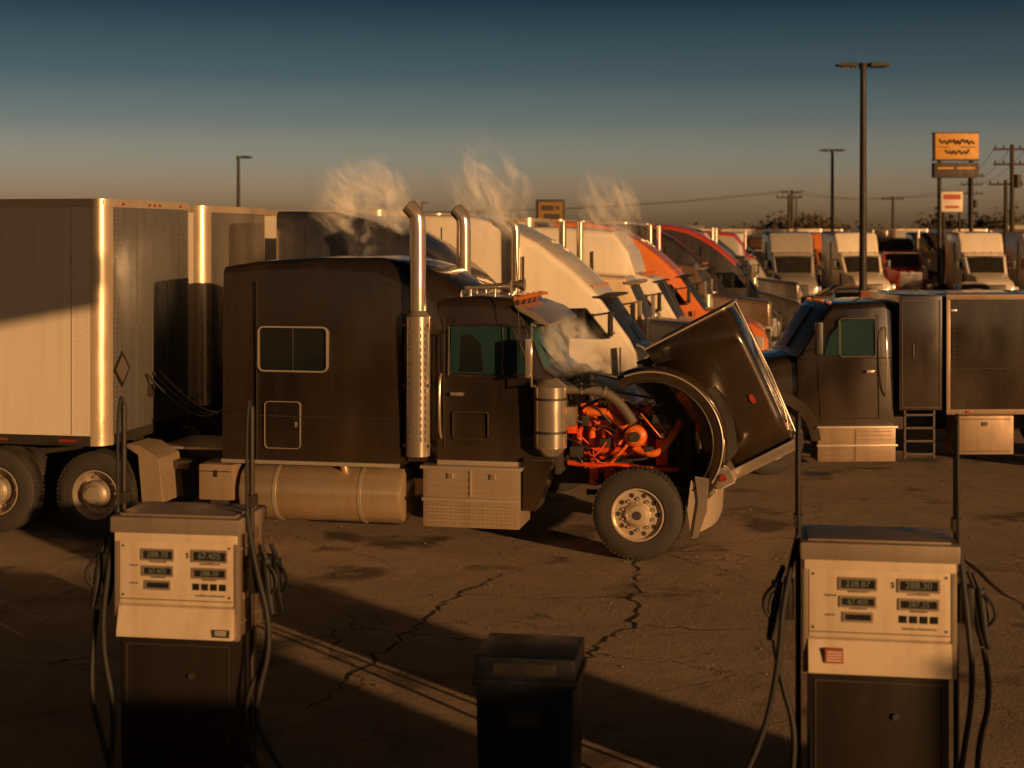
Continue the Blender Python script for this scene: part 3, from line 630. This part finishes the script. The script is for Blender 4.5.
# ---------------------------------------------------------------- service truck (right)
S=root('service_truck',(3.95,22.9,0),R(1.5))   # local x points rearward
boxes('frame_rails',[(-.5,8.5,.75,.83,.6,.85),(-.5,8.5,1.6,1.68,.6,.85)],FRM,S)
wheel(S,0,.02); wheel(S,0,2.4,True); wheel(S,5.2,.02,dual=True); wheel(S,5.2,2.4,True,True)
loft('hood',[(-.95,.7,.65,.55,1.3,.1),(-.88,.85,.8,.5,1.5,.15),(-.3,.95,.85,.62,1.66,.18),(.5,1.0,.9,.62,1.8,.12)],1.21,BLK,S)
loft('cab',[(.46,1.06,.98,.62,1.80,.06),(.5,1.07,1.0,.6,1.84,.06),(.92,1.08,.97,.6,2.50,.1),(1.02,1.08,.98,.6,2.6,.1),(1.8,1.08,.98,.6,2.64,.1),(1.93,1.07,.97,.62,2.58,.1)],1.21,[BLK,GLW],S,lambda i,j:1 if i==1 and 9<=j<=12 else 0)
cyls('windshield_post',[((.5,1.21,1.88),(.91,1.21,2.5),.02)],BLK2,S,8)
prism('door_glass',[(.86,1.82),(1.62,1.82),(1.62,2.36),(1.15,2.36),(.95,2.12)],.155,.24,GLD,S)
boxes('door_window_post',[(1.08,1.11,.145,.2,1.83,2.36)],BLK2,S)
frame_ring('door_window_trim',1.1,1.66,1.79,2.39,.05,.014,.148,.2,STL,S)
bm=bmesh.new()
for a,b in (((.8,.135,.85),(.8,.14,1.8)),((1.7,.135,.85),(1.7,.19,2.45)),((.8,.135,.85),(1.7,.135,.85)),((.5,.14,1.78),(1.9,.14,1.78))): addcyl(bm,a,b,.006,None,6)
obj('door_seam',fin(bm,'x'),S,SEAM)
box('door_handle',1.5,1.62,.11,.15,1.55,1.59,CHR,S,.008)
tube('grab_handle',[(1.8,.15,1.2),(1.8,.06,1.25),(1.8,.06,2.2),(1.8,.17,2.25)],.013,CHR,S)
boxes('cab_marker_lights',[(.98,1.05,y,y+.08,2.6,2.64) for y in (.5,1.0,1.2,1.4,1.9)],AMB,S,.01)
prism('fender',[(.78*math.cos(R(a)),.52+.78*math.sin(R(a))) for a in range(0,181,15)]+[(.62*math.cos(R(a)),.52+.62*math.sin(R(a))) for a in range(180,-1,-15)],.0,.45,BLK,S,.01)
box('step_box',.72,1.92,.0,.5,.2,.72,BOXD,S,.02)
boxes('step_box_ribs',[(.78,1.86,-.012,.002,z,z+.012) for z in (.27,.34,.53,.6,.66)]+[(1.3,1.32,-.012,.002,.22,.7)],BOXD,S)
boxes('step_treads',[(.7,1.94,-.04,.02,.44,.47),(.7,1.94,-.05,.3,.72,.75)],ALU,S,.005)
boxes('mirror',[(.66,.76,-.2,-.04,1.85,2.35)],BLK2,S,.03); boxes('mirror_arm',[(.72,.75,-.1,.2,1.9,1.93),(.72,.75,-.1,.2,2.28,2.31)],BLK2,S)
boxes('bumper',[(-1.08,-.9,.05,2.37,.4,.75)],CHR,S,.03); boxes('headlamp',[(-.95,-.86,.35,.6,.9,1.1),(-.95,-.86,1.82,2.07,.9,1.1)],LMP,S,.02)
box('equipment_cabinet',1.99,2.66,.05,2.37,.98,2.74,BLK,S,.02)
boxes('cabinet_door_trim',[(2.03,2.62,.038,.06,1.02,1.03),(2.03,2.62,.038,.06,2.66,2.67),(2.03,2.04,.038,.06,1.02,2.67),(2.61,2.62,.038,.06,1.02,2.67),(2.2,2.22,.03,.06,1.8,2.0)],STL,S)
boxes('ladder',[(2.05,2.08,.0,.05,.25,.98),(2.5,2.53,.0,.05,.25,.98)]+[(2.05,2.53,.0,.05,z,z+.03) for z in (.3,.5,.7,.9)],STL,S)
box('box_body',2.72,8.0,.0,2.42,.98,2.74,BLK,S,.02)
boxes('box_body_trim',[(2.70,8.02,-.015,.03,2.68,2.76),(2.70,8.02,-.015,.03,.92,1.0),(2.70,2.76,-.015,.03,1.0,2.68),(4.4,4.44,-.012,.03,1.0,2.68),(6.2,6.24,-.012,.03,1.0,2.68)],BOXD,S,.004)
boxes('body_panel_seams',[(2.76,8.0,-.003,.002,1.62,1.632),(3.55,3.562,-.003,.002,1.0,1.62)],SEAM,S)
bm=bmesh.new()
for k in range(24):
    for x in (2.82,4.34,4.5): addcyl(bm,(x,.0,1.06+k*.067),(x,-.006,1.06+k*.067),.008,None,6)
obj('body_rivets',fin(bm,'br',0),S,STL)
boxes('body_latches',[(4.25,4.29,-.03,.0,1.9,2.1)]+[(2.77,2.86,-.02,.0,2.5,2.53)],ALU,S,.004)
boxes('side_marker',[(3.0,3.1,-.03,-.015,.94,.98),(4.0,4.1,-.03,-.015,.94,.98)],RED,S,.003)
boxes('under_body_boxes',[(2.85,3.75,.02,.5,.3,.9),(6.2,7.4,.02,.5,.3,.9)],BOXD,S,.02)
boxes('under_box_door',[(2.9,3.7,.008,.02,.35,.36),(2.9,3.7,.008,.02,.84,.85),(3.26,3.34,.0,.02,.74,.8)],STL,S)
prism('rear_wheel_fender',[(5.2+.72*math.cos(R(a)),.52+.72*math.sin(R(a))) for a in range(0,181,15)]+[(5.2+.62*math.cos(R(a)),.52+.62*math.sin(R(a))) for a in range(180,-1,-15)],-.02,.6,ALU,S)

# ---------------------------------------------------------------- cars
def car(loc,rz,m,name='parked_car'):
    E=root(name,loc,rz)
    loft('body',[(2.3,.7,.62,.35,.62,.08),(2.15,.86,.8,.25,.74,.1),(1.2,.9,.82,.22,.92,.1),(.6,.9,.84,.22,.98,.08),(-1.5,.9,.84,.22,1.0,.08),(-2.2,.86,.78,.28,.96,.1),(-2.35,.75,.7,.4,.85,.08)],.9,m,E)
    loft('cabin',[(.95,.78,.74,.9,.96,.02),(.25,.8,.62,.9,1.38,.08),(-.4,.8,.62,.9,1.46,.1),(-1.1,.8,.6,.9,1.42,.1),(-1.85,.76,.7,.9,1.0,.03)],.9,[m,GLS],E,lambda i,j:1 if (i in(0,3) and 7<=j<=14) or (j in(4,17)) else 0)
    for x in (1.4,-1.4):
        for y,f in ((.0,False),(1.8,True)):
            w_=wheel(E,x,y,f,z=.33); w_.scale=(.63,.8,.63)
    boxes('lights',[(2.16,2.28,.12,.4,.58,.7),(2.16,2.28,1.4,1.68,.58,.7)],LMP,E,.02)
    boxes('mirrors',[(.5,.65,-.12,.04,.95,1.08),(.5,.65,1.76,1.92,.95,1.08)],m,E,.02)
for X,Y,a,m in ((7.6,33.5,175,SLV),(12.5,45,190,WHT),(15,58,182,BKP),(19.5,60,5,REDP),(22,64,178,SLV),(15.5,66,2,BRN),(12.6,60,-95,SLV),(24.5,66,-88,BKP),(20.6,70,-92,WHT),(10.8,52,175,BLU)): car((X,Y,0),R(a),m)

# ---------------------------------------------------------------- lamps, poles, signs
POL=pm('pole_steel',(.022,.018,.016),.6,.3,.3,(.04,.03,.02)); WOOD=pm('utility_wood',(.04,.026,.018),.85,0,.5,(.03,.02,.015))
def lamp(X,Y,h,heads=2,name='street_lamp'):
    E=root(name,(X,Y,0))
    cyl('base',(0,0,0),(0,0,.7),.3,GRY,E); cyl('pole',(0,0,.7),(0,0,h),.13,POL,E,.09)
    cyl('mount',(0,0,h-.15),(0,0,h+.06),.12,POL,E)
    for s_ in ((-1,1) if heads==2 else (1,)):
        cyl('arm',(0,0,h-.02),(s_*.3,0,h),.035,POL,E)
        prism('lamp_head',[(s_*.2,h-.07),(s_*.82,h-.04),(s_*.86,h+.01),(s_*.6,h+.06),(s_*.2,h+.07)],-.2,.2,POL,E,.01)
        box('lens',min(s_*.3,s_*.7),max(s_*.3,s_*.7),-.14,.14,h-.085,h-.068,GLS,E,0)
lamp(11.0,47,9.0); lamp(20.5,96,9.1); lamp(-16.6,91,8.4,1)
for X,Y,h in ((36,190,8.5),(-12,200,8)): lamp(X,Y,h,1)
def upole(X,Y,h,arms=2):
    E=root('utility_pole',(X,Y,0)); cyl('pole',(0,0,0),(0,0,h),.17,WOOD,E,.12,12)
    boxes('crossarms',[(-1.1,1.1,-.06,.06,h-.35-k*.9,h-.22-k*.9) for k in range(arms)],WOOD,E)
    cyls('insulators',[((x,0,h-.22-k*.9),(x,0,h-.05-k*.9),.05) for k in range(arms) for x in (-1,-.5,.5,1)],POL,E,8)
    if arms>1: cyl('transformer',(.32,0,h-2.6),(.32,0,h-1.8),.22,POL,E)
ups=[(30,90,9.1,2),(46,150,9,2),(38.6,152,7.6,1),(28,150,8.2,1),(-4,175,6.6,1),(-60,185,6.6,1)]
for u in ups: upole(*u)
for X,Y,h in ((31.6,96,7.2),(36,118,8.6),(24,130,7.2)): upole(X,Y,h,1)
wr=[]
for (a,b) in zip(ups,ups[1:]):
    for dx in (-1,0,1):
        p=Vector((a[0]+dx,a[1],a[2]-.1));q=Vector((b[0]+dx,b[1],b[2]-.1)); m_=(p+q)/2-Vector((0,0,.9)); wr.append((p,m_,q))
WE=root('power_lines')
for p,m_,q in wr: tube('wire',[p,m_,q],.014,FRM,WE)
YEL=pm('sign_yellow',(.5,.24,.02),.5,0,.25); SBR=pm('sign_brown',(.03,.018,.012),.6,0,.2,(.03,.02,.012)); SWH=pm('sign_white',(.55,.48,.38),.5,0,.2)
G=root('pylon_sign',(26.6,90,0))
cyls('posts',[((-.95,0,0),(-.95,0,9.6),.13),((.95,0,0),(.95,0,9.6),.13)],POL,G)
box('yellow_cabinet',-1.3,1.3,-.35,.35,8.2,9.75,YEL,G,.05)
boxes('cabinet_frame',[(-1.36,1.36,-.3,.3,8.12,8.2),(-1.36,1.36,-.3,.3,9.75,9.82)],SBR,G)
random.seed(21)
def scr(nm,x0,x1,z,h,r):
    pts=[]; x=x0; up=True
    while x<x1: pts.append((x,-.37,z+(h if up else -h)*random.uniform(.5,1))); x+=random.uniform(.1,.19); up=not up
    tube(nm,pts,r,SBR,G)
scr('stand_in_mark',-1.05,1.05,9.25,.26,.045); scr('stand_in_mark_b',-.7,.75,8.62,.2,.045)
boxes('stand_in_bars',[(-1.1,-.5,-.37,-.35,8.9,8.95),(.2,1.1,-.37,-.35,8.9,8.95)],SBR,G)
box('dark_cabinet',-1.35,1.35,-.3,.3,7.1,8.0,SBR,G,.04)
boxes('reader_band',[(-1.15,-.2,-.32,-.3,7.62,7.72),(.0,1.1,-.32,-.3,7.62,7.72)],YEL,G)
G2=root('road_sign',(25.2,86,0))
cyls('posts',[((-.45,0,0),(-.45,0,6.2),.07),((.45,0,0),(.45,0,6.2),.07)],POL,G2)
box('panel',-.62,.62,-.1,.1,5.0,6.15,SWH,G2,.03); boxes('red_band',[(-.5,.5,-.108,-.1,5.7,6.0),(-.4,.4,-.108,-.1,5.2,5.35)],REDP,G2)
G3=root('billboard_sign',(2.25,88,0))
cyl('post',(0,0,0),(0,0,4.2),.16,POL,G3); box('cabinet',-.85,.85,-.3,.3,4.15,5.75,SBR,G3,.04); box('face',-.7,.7,-.33,-.3,4.4,5.6,pm('sign_ochre',(.2,.11,.02),.5),G3,.0)
boxes('face_mark',[(-.55,.2,-.34,-.33,5.1,5.4),(-.4,.55,-.34,-.33,4.6,4.9),(.3,.5,-.34,-.33,5.15,5.35)],SBR,G3)

# ---------------------------------------------------------------- distant trees and buildings, added off-camera shadow casters
random.seed(11)
LEAF=pm('autumn_foliage',(.05,.035,.02),.9,0,.6,(.03,.022,.014),.5)
bm=bmesh.new(); tb=bmesh.new()
def tree(X,Y,h,wd,n=260):
    addcyl(tb,(X,Y,0),(X,Y,h*.5),.22,.1,6)
    lobes=[(X+random.uniform(-.5,.5)*wd,Y+random.uniform(-.4,.4)*wd,h*random.uniform(.45,.85),wd*random.uniform(.22,.36)) for _ in range(7)]
    for l in lobes: addcyl(tb,(X,Y,h*.35),(l[0],l[1],l[2]),.09,.03,5)
    for _ in range(n):
        l=random.choice(lobes); d=Vector((random.gauss(0,1),random.gauss(0,1),random.gauss(0,.8))).normalized()*l[3]*random.uniform(.3,1.0)
        c=Vector(l[:3])+d; s_=random.uniform(.12,.3); a=Vector((random.uniform(-1,1),random.uniform(-1,1),random.uniform(-1,1))).normalized()*s_; b=a.orthogonal().normalized()*s_
        bm.faces.new([bm.verts.new(c+q) for q in (a,b,-a,-b)])
for i in range(110):
    x=random.uniform(-130,150); Y=random.uniform(165,235)
    hh=random.choice((3.4,4,4.6,5.2)); tree(x,Y,hh,random.uniform(4,8),300)
for X,Y,h,wd in ((30,172,5.6,6),(33,175,6.6,7),(36.5,178,5.6,6),(50,180,5.8,7),(54,176,6.4,8),(60,176,5.4,7)): tree(X,Y,h,wd,1100)
TE=root('distant_treeline'); obj('foliage',fin(bm,'f',0),TE,LEAF); obj('trunks',fin(tb,'t',0),TE,WOOD)
BLD=pm('stucco_tan',(.3,.24,.18),.8,0,.3); ROOF=pm('roof_dark',(.06,.05,.045),.8)
def lowb(name,x0,x1,y0,y1,h):
    E=root(name); box('walls',x0,x1,y0,y1,0,h,BLD,E,.02); boxes('roof_parapet',[(x0-.2,x1+.2,y0-.2,y0+.15,h,h+.4),(x0-.2,x0+.15,y0+.15,y1,h,h+.4),(x1-.15,x1+.2,y0+.15,y1,h,h+.4)],ROOF,E)
    k=int((x1-x0)/4); boxes('windows',[(x0+1+4*i,x0+3+4*i,y0-.03,y0,1,2.4) for i in range(k)],GLS,E)
    boxes('roof_units',[(x0+3,x0+5,y0+3,y0+5,h,h+.9)],GRY,E)
lowb('warehouse_building',-70,-12,140,160,4.2); lowb('motel_building',14,34,145,160,3.7); lowb('shop_building',44,66,140,158,3.7)
lowb('shade_building',-9,11.65,-14,-3,2.66)  # unseen building added behind the camera to shade the foreground
PY=root('shade_pier'); box('pier',13.15,13.75,-3.3,-2.9,0,3.0,BLD,PY,.02); box('shade_pier_cap',13.1,13.8,-3.35,-2.85,3.0,3.06,ROOF,PY,.01)  # unseen pier, added to throw the diagonal shadow band on the ground
C=root('shade_canopy'); box('shade_canopy_roof',1.5,8.0,-2.0,2.8,5.26,6.7,SWH,C,.03)  # out-of-view canopy added to shade the upper side of the near trailer
boxes('shade_canopy_band',[(1.45,8.05,2.8,2.83,5.5,5.9)],REDP,C); boxes('columns',[(1.8,2.1,-.1,.2,0,5.26),(7.2,7.5,-.1,.2,0,5.26)],GRY,C,.02)

# ---------------------------------------------------------------- fuel dispensers
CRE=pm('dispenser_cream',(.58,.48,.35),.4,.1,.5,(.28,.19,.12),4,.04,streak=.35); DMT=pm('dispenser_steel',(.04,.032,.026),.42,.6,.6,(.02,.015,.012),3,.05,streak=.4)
SST=pm('stainless',(.42,.34,.26),.36,.6,.5,(.17,.12,.08),4,.03,streak=.3); LCD=pm('lcd_dark',(.012,.014,.013),.2,0,.2); DIG=pm('lcd_digit',(.13,.155,.13),.5,0,0)
INK=pm('label_ink',(.02,.018,.016),.7,0,0); HOS=pm('hose_rubber',(.006,.006,.006),.7,0,.1)
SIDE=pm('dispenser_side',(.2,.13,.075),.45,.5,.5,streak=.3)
MST=pm('mast_steel',(.025,.02,.017),.5,.5,.3)
def hw_nozzle(E,x,y,z,s_):
    box('nozzle_boot',x-.03,x+.03,y-.07,y+.07,z-.12,z+.12,BLK2,E,.015)
    cyls('nozzle',[((x+s_*.07,y,z+.1),(x+s_*.10,y-.02,z-.16),.034,.028),((x+s_*.07,y,z+.1),(x+s_*.03,y,z+.2),.018,.014),((x+s_*.10,y-.02,z-.16),(x+s_*.12,y-.02,z-.26),.026,.019)],HOS,E,12)
    tube('trigger_guard',[(x+s_*.09,y-.03,z+.07),(x+s_*.15,y-.05,z+.03),(x+s_*.16,y-.05,z-.08),(x+s_*.11,y-.03,z-.12)],.012,HOS,E)
    tube('lever',[(x+s_*.09,y-.02,z+.05),(x+s_*.13,y-.04,z-.02),(x+s_*.12,y-.04,z-.09)],.007,STL,E)
def dispenser(loc,rz,digits,seed,W=.43,kind=0):
    random.seed(seed); E=root('fuel_dispenser',loc,rz); D=.52
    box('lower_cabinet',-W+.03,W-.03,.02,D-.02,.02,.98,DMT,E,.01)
    boxes('cabinet_door_seams',[(-W+.06,W-.06,.012,.02,.9,.91),(-W+.06,W-.06,.012,.02,.12,.13),(-W+.06,-W+.07,.012,.02,.13,.9),(W-.07,W-.06,.012,.02,.13,.9)],STL,E)
    cyl('cabinet_lock',(.1,.02,.7),(.1,.0,.7),.02,STL,E)
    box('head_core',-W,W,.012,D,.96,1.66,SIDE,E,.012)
    box('side_post',W-.02,W+.012,-.005,.05,.95,1.67,SST,E,.006); box('side_post_b',-W-.012,-W+.02,-.005,.05,.95,1.67,SST,E,.006)
    box('side_post_c',W-.02,W+.012,D-.05,D+.005,.95,1.67,SST,E,.006)
    box('top_cap',-W-.03,W+.03,-.04,D+.03,1.66,1.77,SST,E,.018)
    box('top_pan',-W+.02,W-.02,.02,D-.03,1.768,1.782,SST,E,.006)
    box('brow',-W-.005,W+.005,-.022,.01,1.60,1.662,CRE,E,.008)
    box('face_panel',-W+.025,W-.025,-.006,.012,1.18,1.6,CRE,E,.004)
    bm=bmesh.new(); pts=[(.012,1.175),(-.012,1.165),(-.05,1.0),(-.05,.965),(.012,.955)]
    a=[bm.verts.new((-W+.02,y,z)) for y,z in pts]; b=[bm.verts.new((W-.02,y,z)) for y,z in pts]
    bm.faces.new(a); bm.faces.new(b[::-1])
    for i in range(5): bm.faces.new((a[i],b[i],b[(i+1)%5],a[(i+1)%5]))
    obj('keypad_ledge',fin(bm,'kl',20),E,CRE)
    RX=(R(90),0,0)
    def disp(cx,cz,w_,h_,txt):
        frame_ring('display_bezel',cx-w_/2-.012,cx+w_/2+.012,cz-h_/2-.012,cz+h_/2+.012,.008,.014,-.014,0,SST,E)
        box('display',cx-w_/2,cx+w_/2,-.009,.0,cz-h_/2,cz+h_/2,LCD,E,0)
        if txt: text('digits',txt,h_*.95,(cx,-.0105,cz),RX,DIG,E,.0005)
    disp(-.13,1.515,.21,.058,digits[0]); disp(.235,1.515,.23,.062,digits[1])
    disp(-.13,1.405,.20,.048,digits[2]); disp(.235,1.40,.22,.05,digits[3])
    disp(-.13,1.31,.16,.04,'')
    boxes('price_buttons',[(.12+k*.062,.165+k*.062,-.013,.0,1.285,1.33) for k in range(4)],LCD,E,.004)
    text('currency','$',.05,(.08,-.0075,1.515),RX,INK,E)
    bm=bmesh.new()
    for (cx,cz,w_) in ((-.13,1.467,.12),(.235,1.463,.14),(-.13,1.363,.1),(.235,1.357,.1),(.235,1.25,.2),(-.3,1.44,.06),(-.3,1.32,.06)):
        x=cx-w_/2
        while x<cx+w_/2:
            l=random.uniform(.005,.012); addbox(bm,x,x+l,-.0075,-.005,cz-.006,cz+.006*random.uniform(.3,1)); x+=l+.004
    obj('caption_print',fin(bm,'cap',0),E,INK)
    boxes('panel_joints',[(-W+.03,W-.03,-.009,-.004,1.21,1.215)],STL,E)
    cyls('panel_screws',[((sx*(W-.05),-.006,z),(sx*(W-.05),-.010,z),.008) for sx in (-1,1) for z in (1.24,1.57)],STL,E,8)
    if kind==0: box('black_sticker',.27,.39,-.055,-.0,.985,1.035,INK,E,0)
    else: box('warning_sticker',-.33,-.22,-.055,-.0,1.03,1.12,pm('sticker_red',(.3,.06,.03),.5),E,0)
    boxes('sticker_text',[(.29,.37,-.057,-.055,1.0+k*.012,1.005+k*.012) for k in range(3)] if kind==0 else [(-.32,-.23,-.057,-.055,1.045+k*.017,1.052+k*.017) for k in range(4)],SWH,E)
    boxes('side_panel_trim',[(W,W+.008,.08,D-.08,1.05,1.06),(W,W+.008,.08,D-.08,1.55,1.56),(W,W+.006,.12,D-.12,1.2,1.4)],SST,E)
    for s_ in (-1,1):
        x=s_*(W+.035)
        cyl('mast_lower',(x,.2,.05),(x,.2,1.9),.018,MST,E); cyl('mast_upper',(x,.2,1.9),(x,.2,2.5),.020,MST,E)
        tube('mast_cable',[(x,.2,2.45),(x,.17,2.58),(x,.12,2.5),(x-.005,.1,2.2),(x,.1,1.8)],.011,HOS,E)
        box('mast_clamp',x-.03,x+.03,.15,.25,1.82,1.9,STL,E,.008)
        hw_nozzle(E,x+s_*.06,.12,1.38,s_)
        hw_nozzle(E,x+s_*.06,.34,1.34,s_)
    return E
def hose(E,pts,r=.019): tube('hose',pts,r,HOS,E)
A=dispenser((-2.26,10.1,.0),R(-9),('288.30','67.405','67.405','288.30'),3,W=.425)
x=.46
hose(A,[(x,.1,1.8),(x+.06,.05,1.5),(x+.22,.0,1.0),(x+.1,-.02,.55),(x+.12,-.0,.3),(x+.4,-.05,.0)])
hose(A,[(x+.15,.1,1.1),(x+.17,.05,.85),(x+.03,0,.6),(x+.02,0,.3),(x+.15,0,.02)])
hose(A,[(-x,.1,1.8),(-x-.05,.05,1.4),(-x-.08,0,.9),(-x+.05,-.02,.4),(-x-.02,0,.0)])
hose(A,[(-x-.15,.1,1.1),(-x-.2,.05,.6),(-x-.05,0,.2),(-x,0,0)])
B=dispenser((2.265,9.25,.0),R(-9),('238.87','288.30','67.405','287.35'),5,W=.45,kind=1)
x=.485
hose(B,[(-x,.1,1.8),(-x-.1,.05,1.4),(-x-.12,0,1.05),(-x-.2,0,.6),(-x-.38,-.05,.2),(-x-.45,-.1,0)])
hose(B,[(-x-.15,.1,1.12),(-x-.12,.05,.9),(-x-.02,0,.6),(-x-.05,0,.25),(-x-.02,0,0)])
hose(B,[(x,.1,1.8),(x+.05,.05,1.3),(x+.08,0,.9),(x+.0,0,.4),(x-.05,0,.0)])
hose(B,[(x+.15,.1,1.12),(x+.2,.05,.85),(x+.08,0,.5),(x+.1,0,.02)])
# trash bin
BIN=pm('bin_plastic',(.004,.005,.009),.45,0,.2,(.010,.008,.007),5)
TB=root('trash_bin',(.12,9.55,0),R(-9))
bm=bmesh.new(); addbox(bm,-.31,.31,-.28,.28,0,.88,.03)
for v in bm.verts:
    f=.94+.06*v.co.z/.9; v.co.x*=f; v.co.y*=f
obj('bin_body',fin(bm,'bb'),TB,BIN)
box('bin_rim',-.33,.33,-.3,.3,.87,.92,BIN,TB,.015)
box('bin_lid',-.315,.315,-.285,.285,.915,1.055,BIN,TB,.02)
box('bin_flap',-.2,.2,-.292,-.27,.945,1.02,BLK2,TB,.01); box('bin_label',-.1,.1,-.285,-.262,.64,.72,pm('bin_label_foil',(.03,.03,.035),.4),TB,.0)

# ---------------------------------------------------------------- exhaust steam
def steam(loc,size,dens,seed,lean=0.,th=.49):
    bm=bmesh.new(); bmesh.ops.create_icosphere(bm,subdivisions=2,radius=1)
    m=bpy.data.materials.new('steam'); m.use_nodes=True; t=m.node_tree; N=t.nodes; L=t.links
    N.remove(N['Principled BSDF']); out=N['Material Output']
    try: m.cycles.volume_step_rate=3.0
    except Exception: pass
    vs=N.new('ShaderNodeVolumeScatter'); vs.inputs['Color'].default_value=(1,.98,.95,1); vs.inputs['Anisotropy'].default_value=-.42
    tc=N.new('ShaderNodeTexCoord')
    n1=N.new('ShaderNodeTexNoise'); n1.inputs['Scale'].default_value=1.5; n1.inputs['Detail'].default_value=2
    mp=N.new('ShaderNodeMapping'); mp.inputs['Location'].default_value=(seed,seed*2,0); mp.inputs['Scale'].default_value=(1,1,.6); L.new(tc.outputs['Object'],mp.inputs[0]); L.new(mp.outputs[0],n1.inputs['Vector'])
    ma=N.new('ShaderNodeVectorMath'); ma.operation='MULTIPLY_ADD'; L.new(n1.outputs['Color'],ma.inputs[0]); ma.inputs[1].default_value=(2.6,2.2,1.2)
    sb=N.new('ShaderNodeVectorMath'); sb.operation='SUBTRACT'; L.new(tc.outputs['Object'],sb.inputs[0]); sb.inputs[1].default_value=(1.3,1.1,.6); L.new(sb.outputs[0],ma.inputs[2])
    g=N.new('ShaderNodeTexGradient'); g.gradient_type='SPHERICAL'; L.new(ma.outputs[0],g.inputs[0])
    r1=N.new('ShaderNodeMapRange'); r1.inputs[1].default_value=.12; r1.inputs[2].default_value=.75; L.new(g.outputs[1],r1.inputs[0])
    g2=N.new('ShaderNodeTexGradient'); g2.gradient_type='SPHERICAL'; L.new(tc.outputs['Object'],g2.inputs[0])
    r3=N.new('ShaderNodeMapRange'); r3.inputs[1].default_value=.0; r3.inputs[2].default_value=.35; L.new(g2.outputs[1],r3.inputs[0])
    n2=N.new('ShaderNodeTexNoise'); n2.inputs['Scale'].default_value=1.9; n2.inputs['Detail'].default_value=4; n2.inputs['Distortion'].default_value=2.6; L.new(mp.outputs[0],n2.inputs['Vector'])
    r2=N.new('ShaderNodeMapRange'); r2.inputs[1].default_value=th; r2.inputs[2].default_value=th+.17; L.new(n2.outputs[0],r2.inputs[0])
    mm=N.new('ShaderNodeMath'); mm.operation='MULTIPLY'; L.new(r1.outputs[0],mm.inputs[0]); L.new(r2.outputs[0],mm.inputs[1])
    m5=N.new('ShaderNodeMath'); m5.operation='MULTIPLY'; L.new(mm.outputs[0],m5.inputs[0]); L.new(r3.outputs[0],m5.inputs[1])
    m3=N.new('ShaderNodeMath'); m3.operation='MULTIPLY'; L.new(m5.outputs[0],m3.inputs[0]); m3.inputs[1].default_value=dens
    L.new(m3.outputs[0],vs.inputs['Density']); L.new(vs.outputs[0],out.inputs['Volume'])
    o=obj('exhaust_steam',fin(bm,'steam',0),None,m); o.location=loc; o.scale=size; o.rotation_euler=(0,lean,0)
steam((-2.15,22.2,4.0),(.95,.5,1.0),8,1.3,R(-35)); steam((-.35,24.0,4.3),(.75,.5,1.15),8,4.1,R(-30)); steam((1.75,28.5,4.0),(.85,.5,1.15),8,7.7,R(-25))
steam((1.0,18.0,2.15),(.95,.5,.5),9,2.2,R(35),.44)
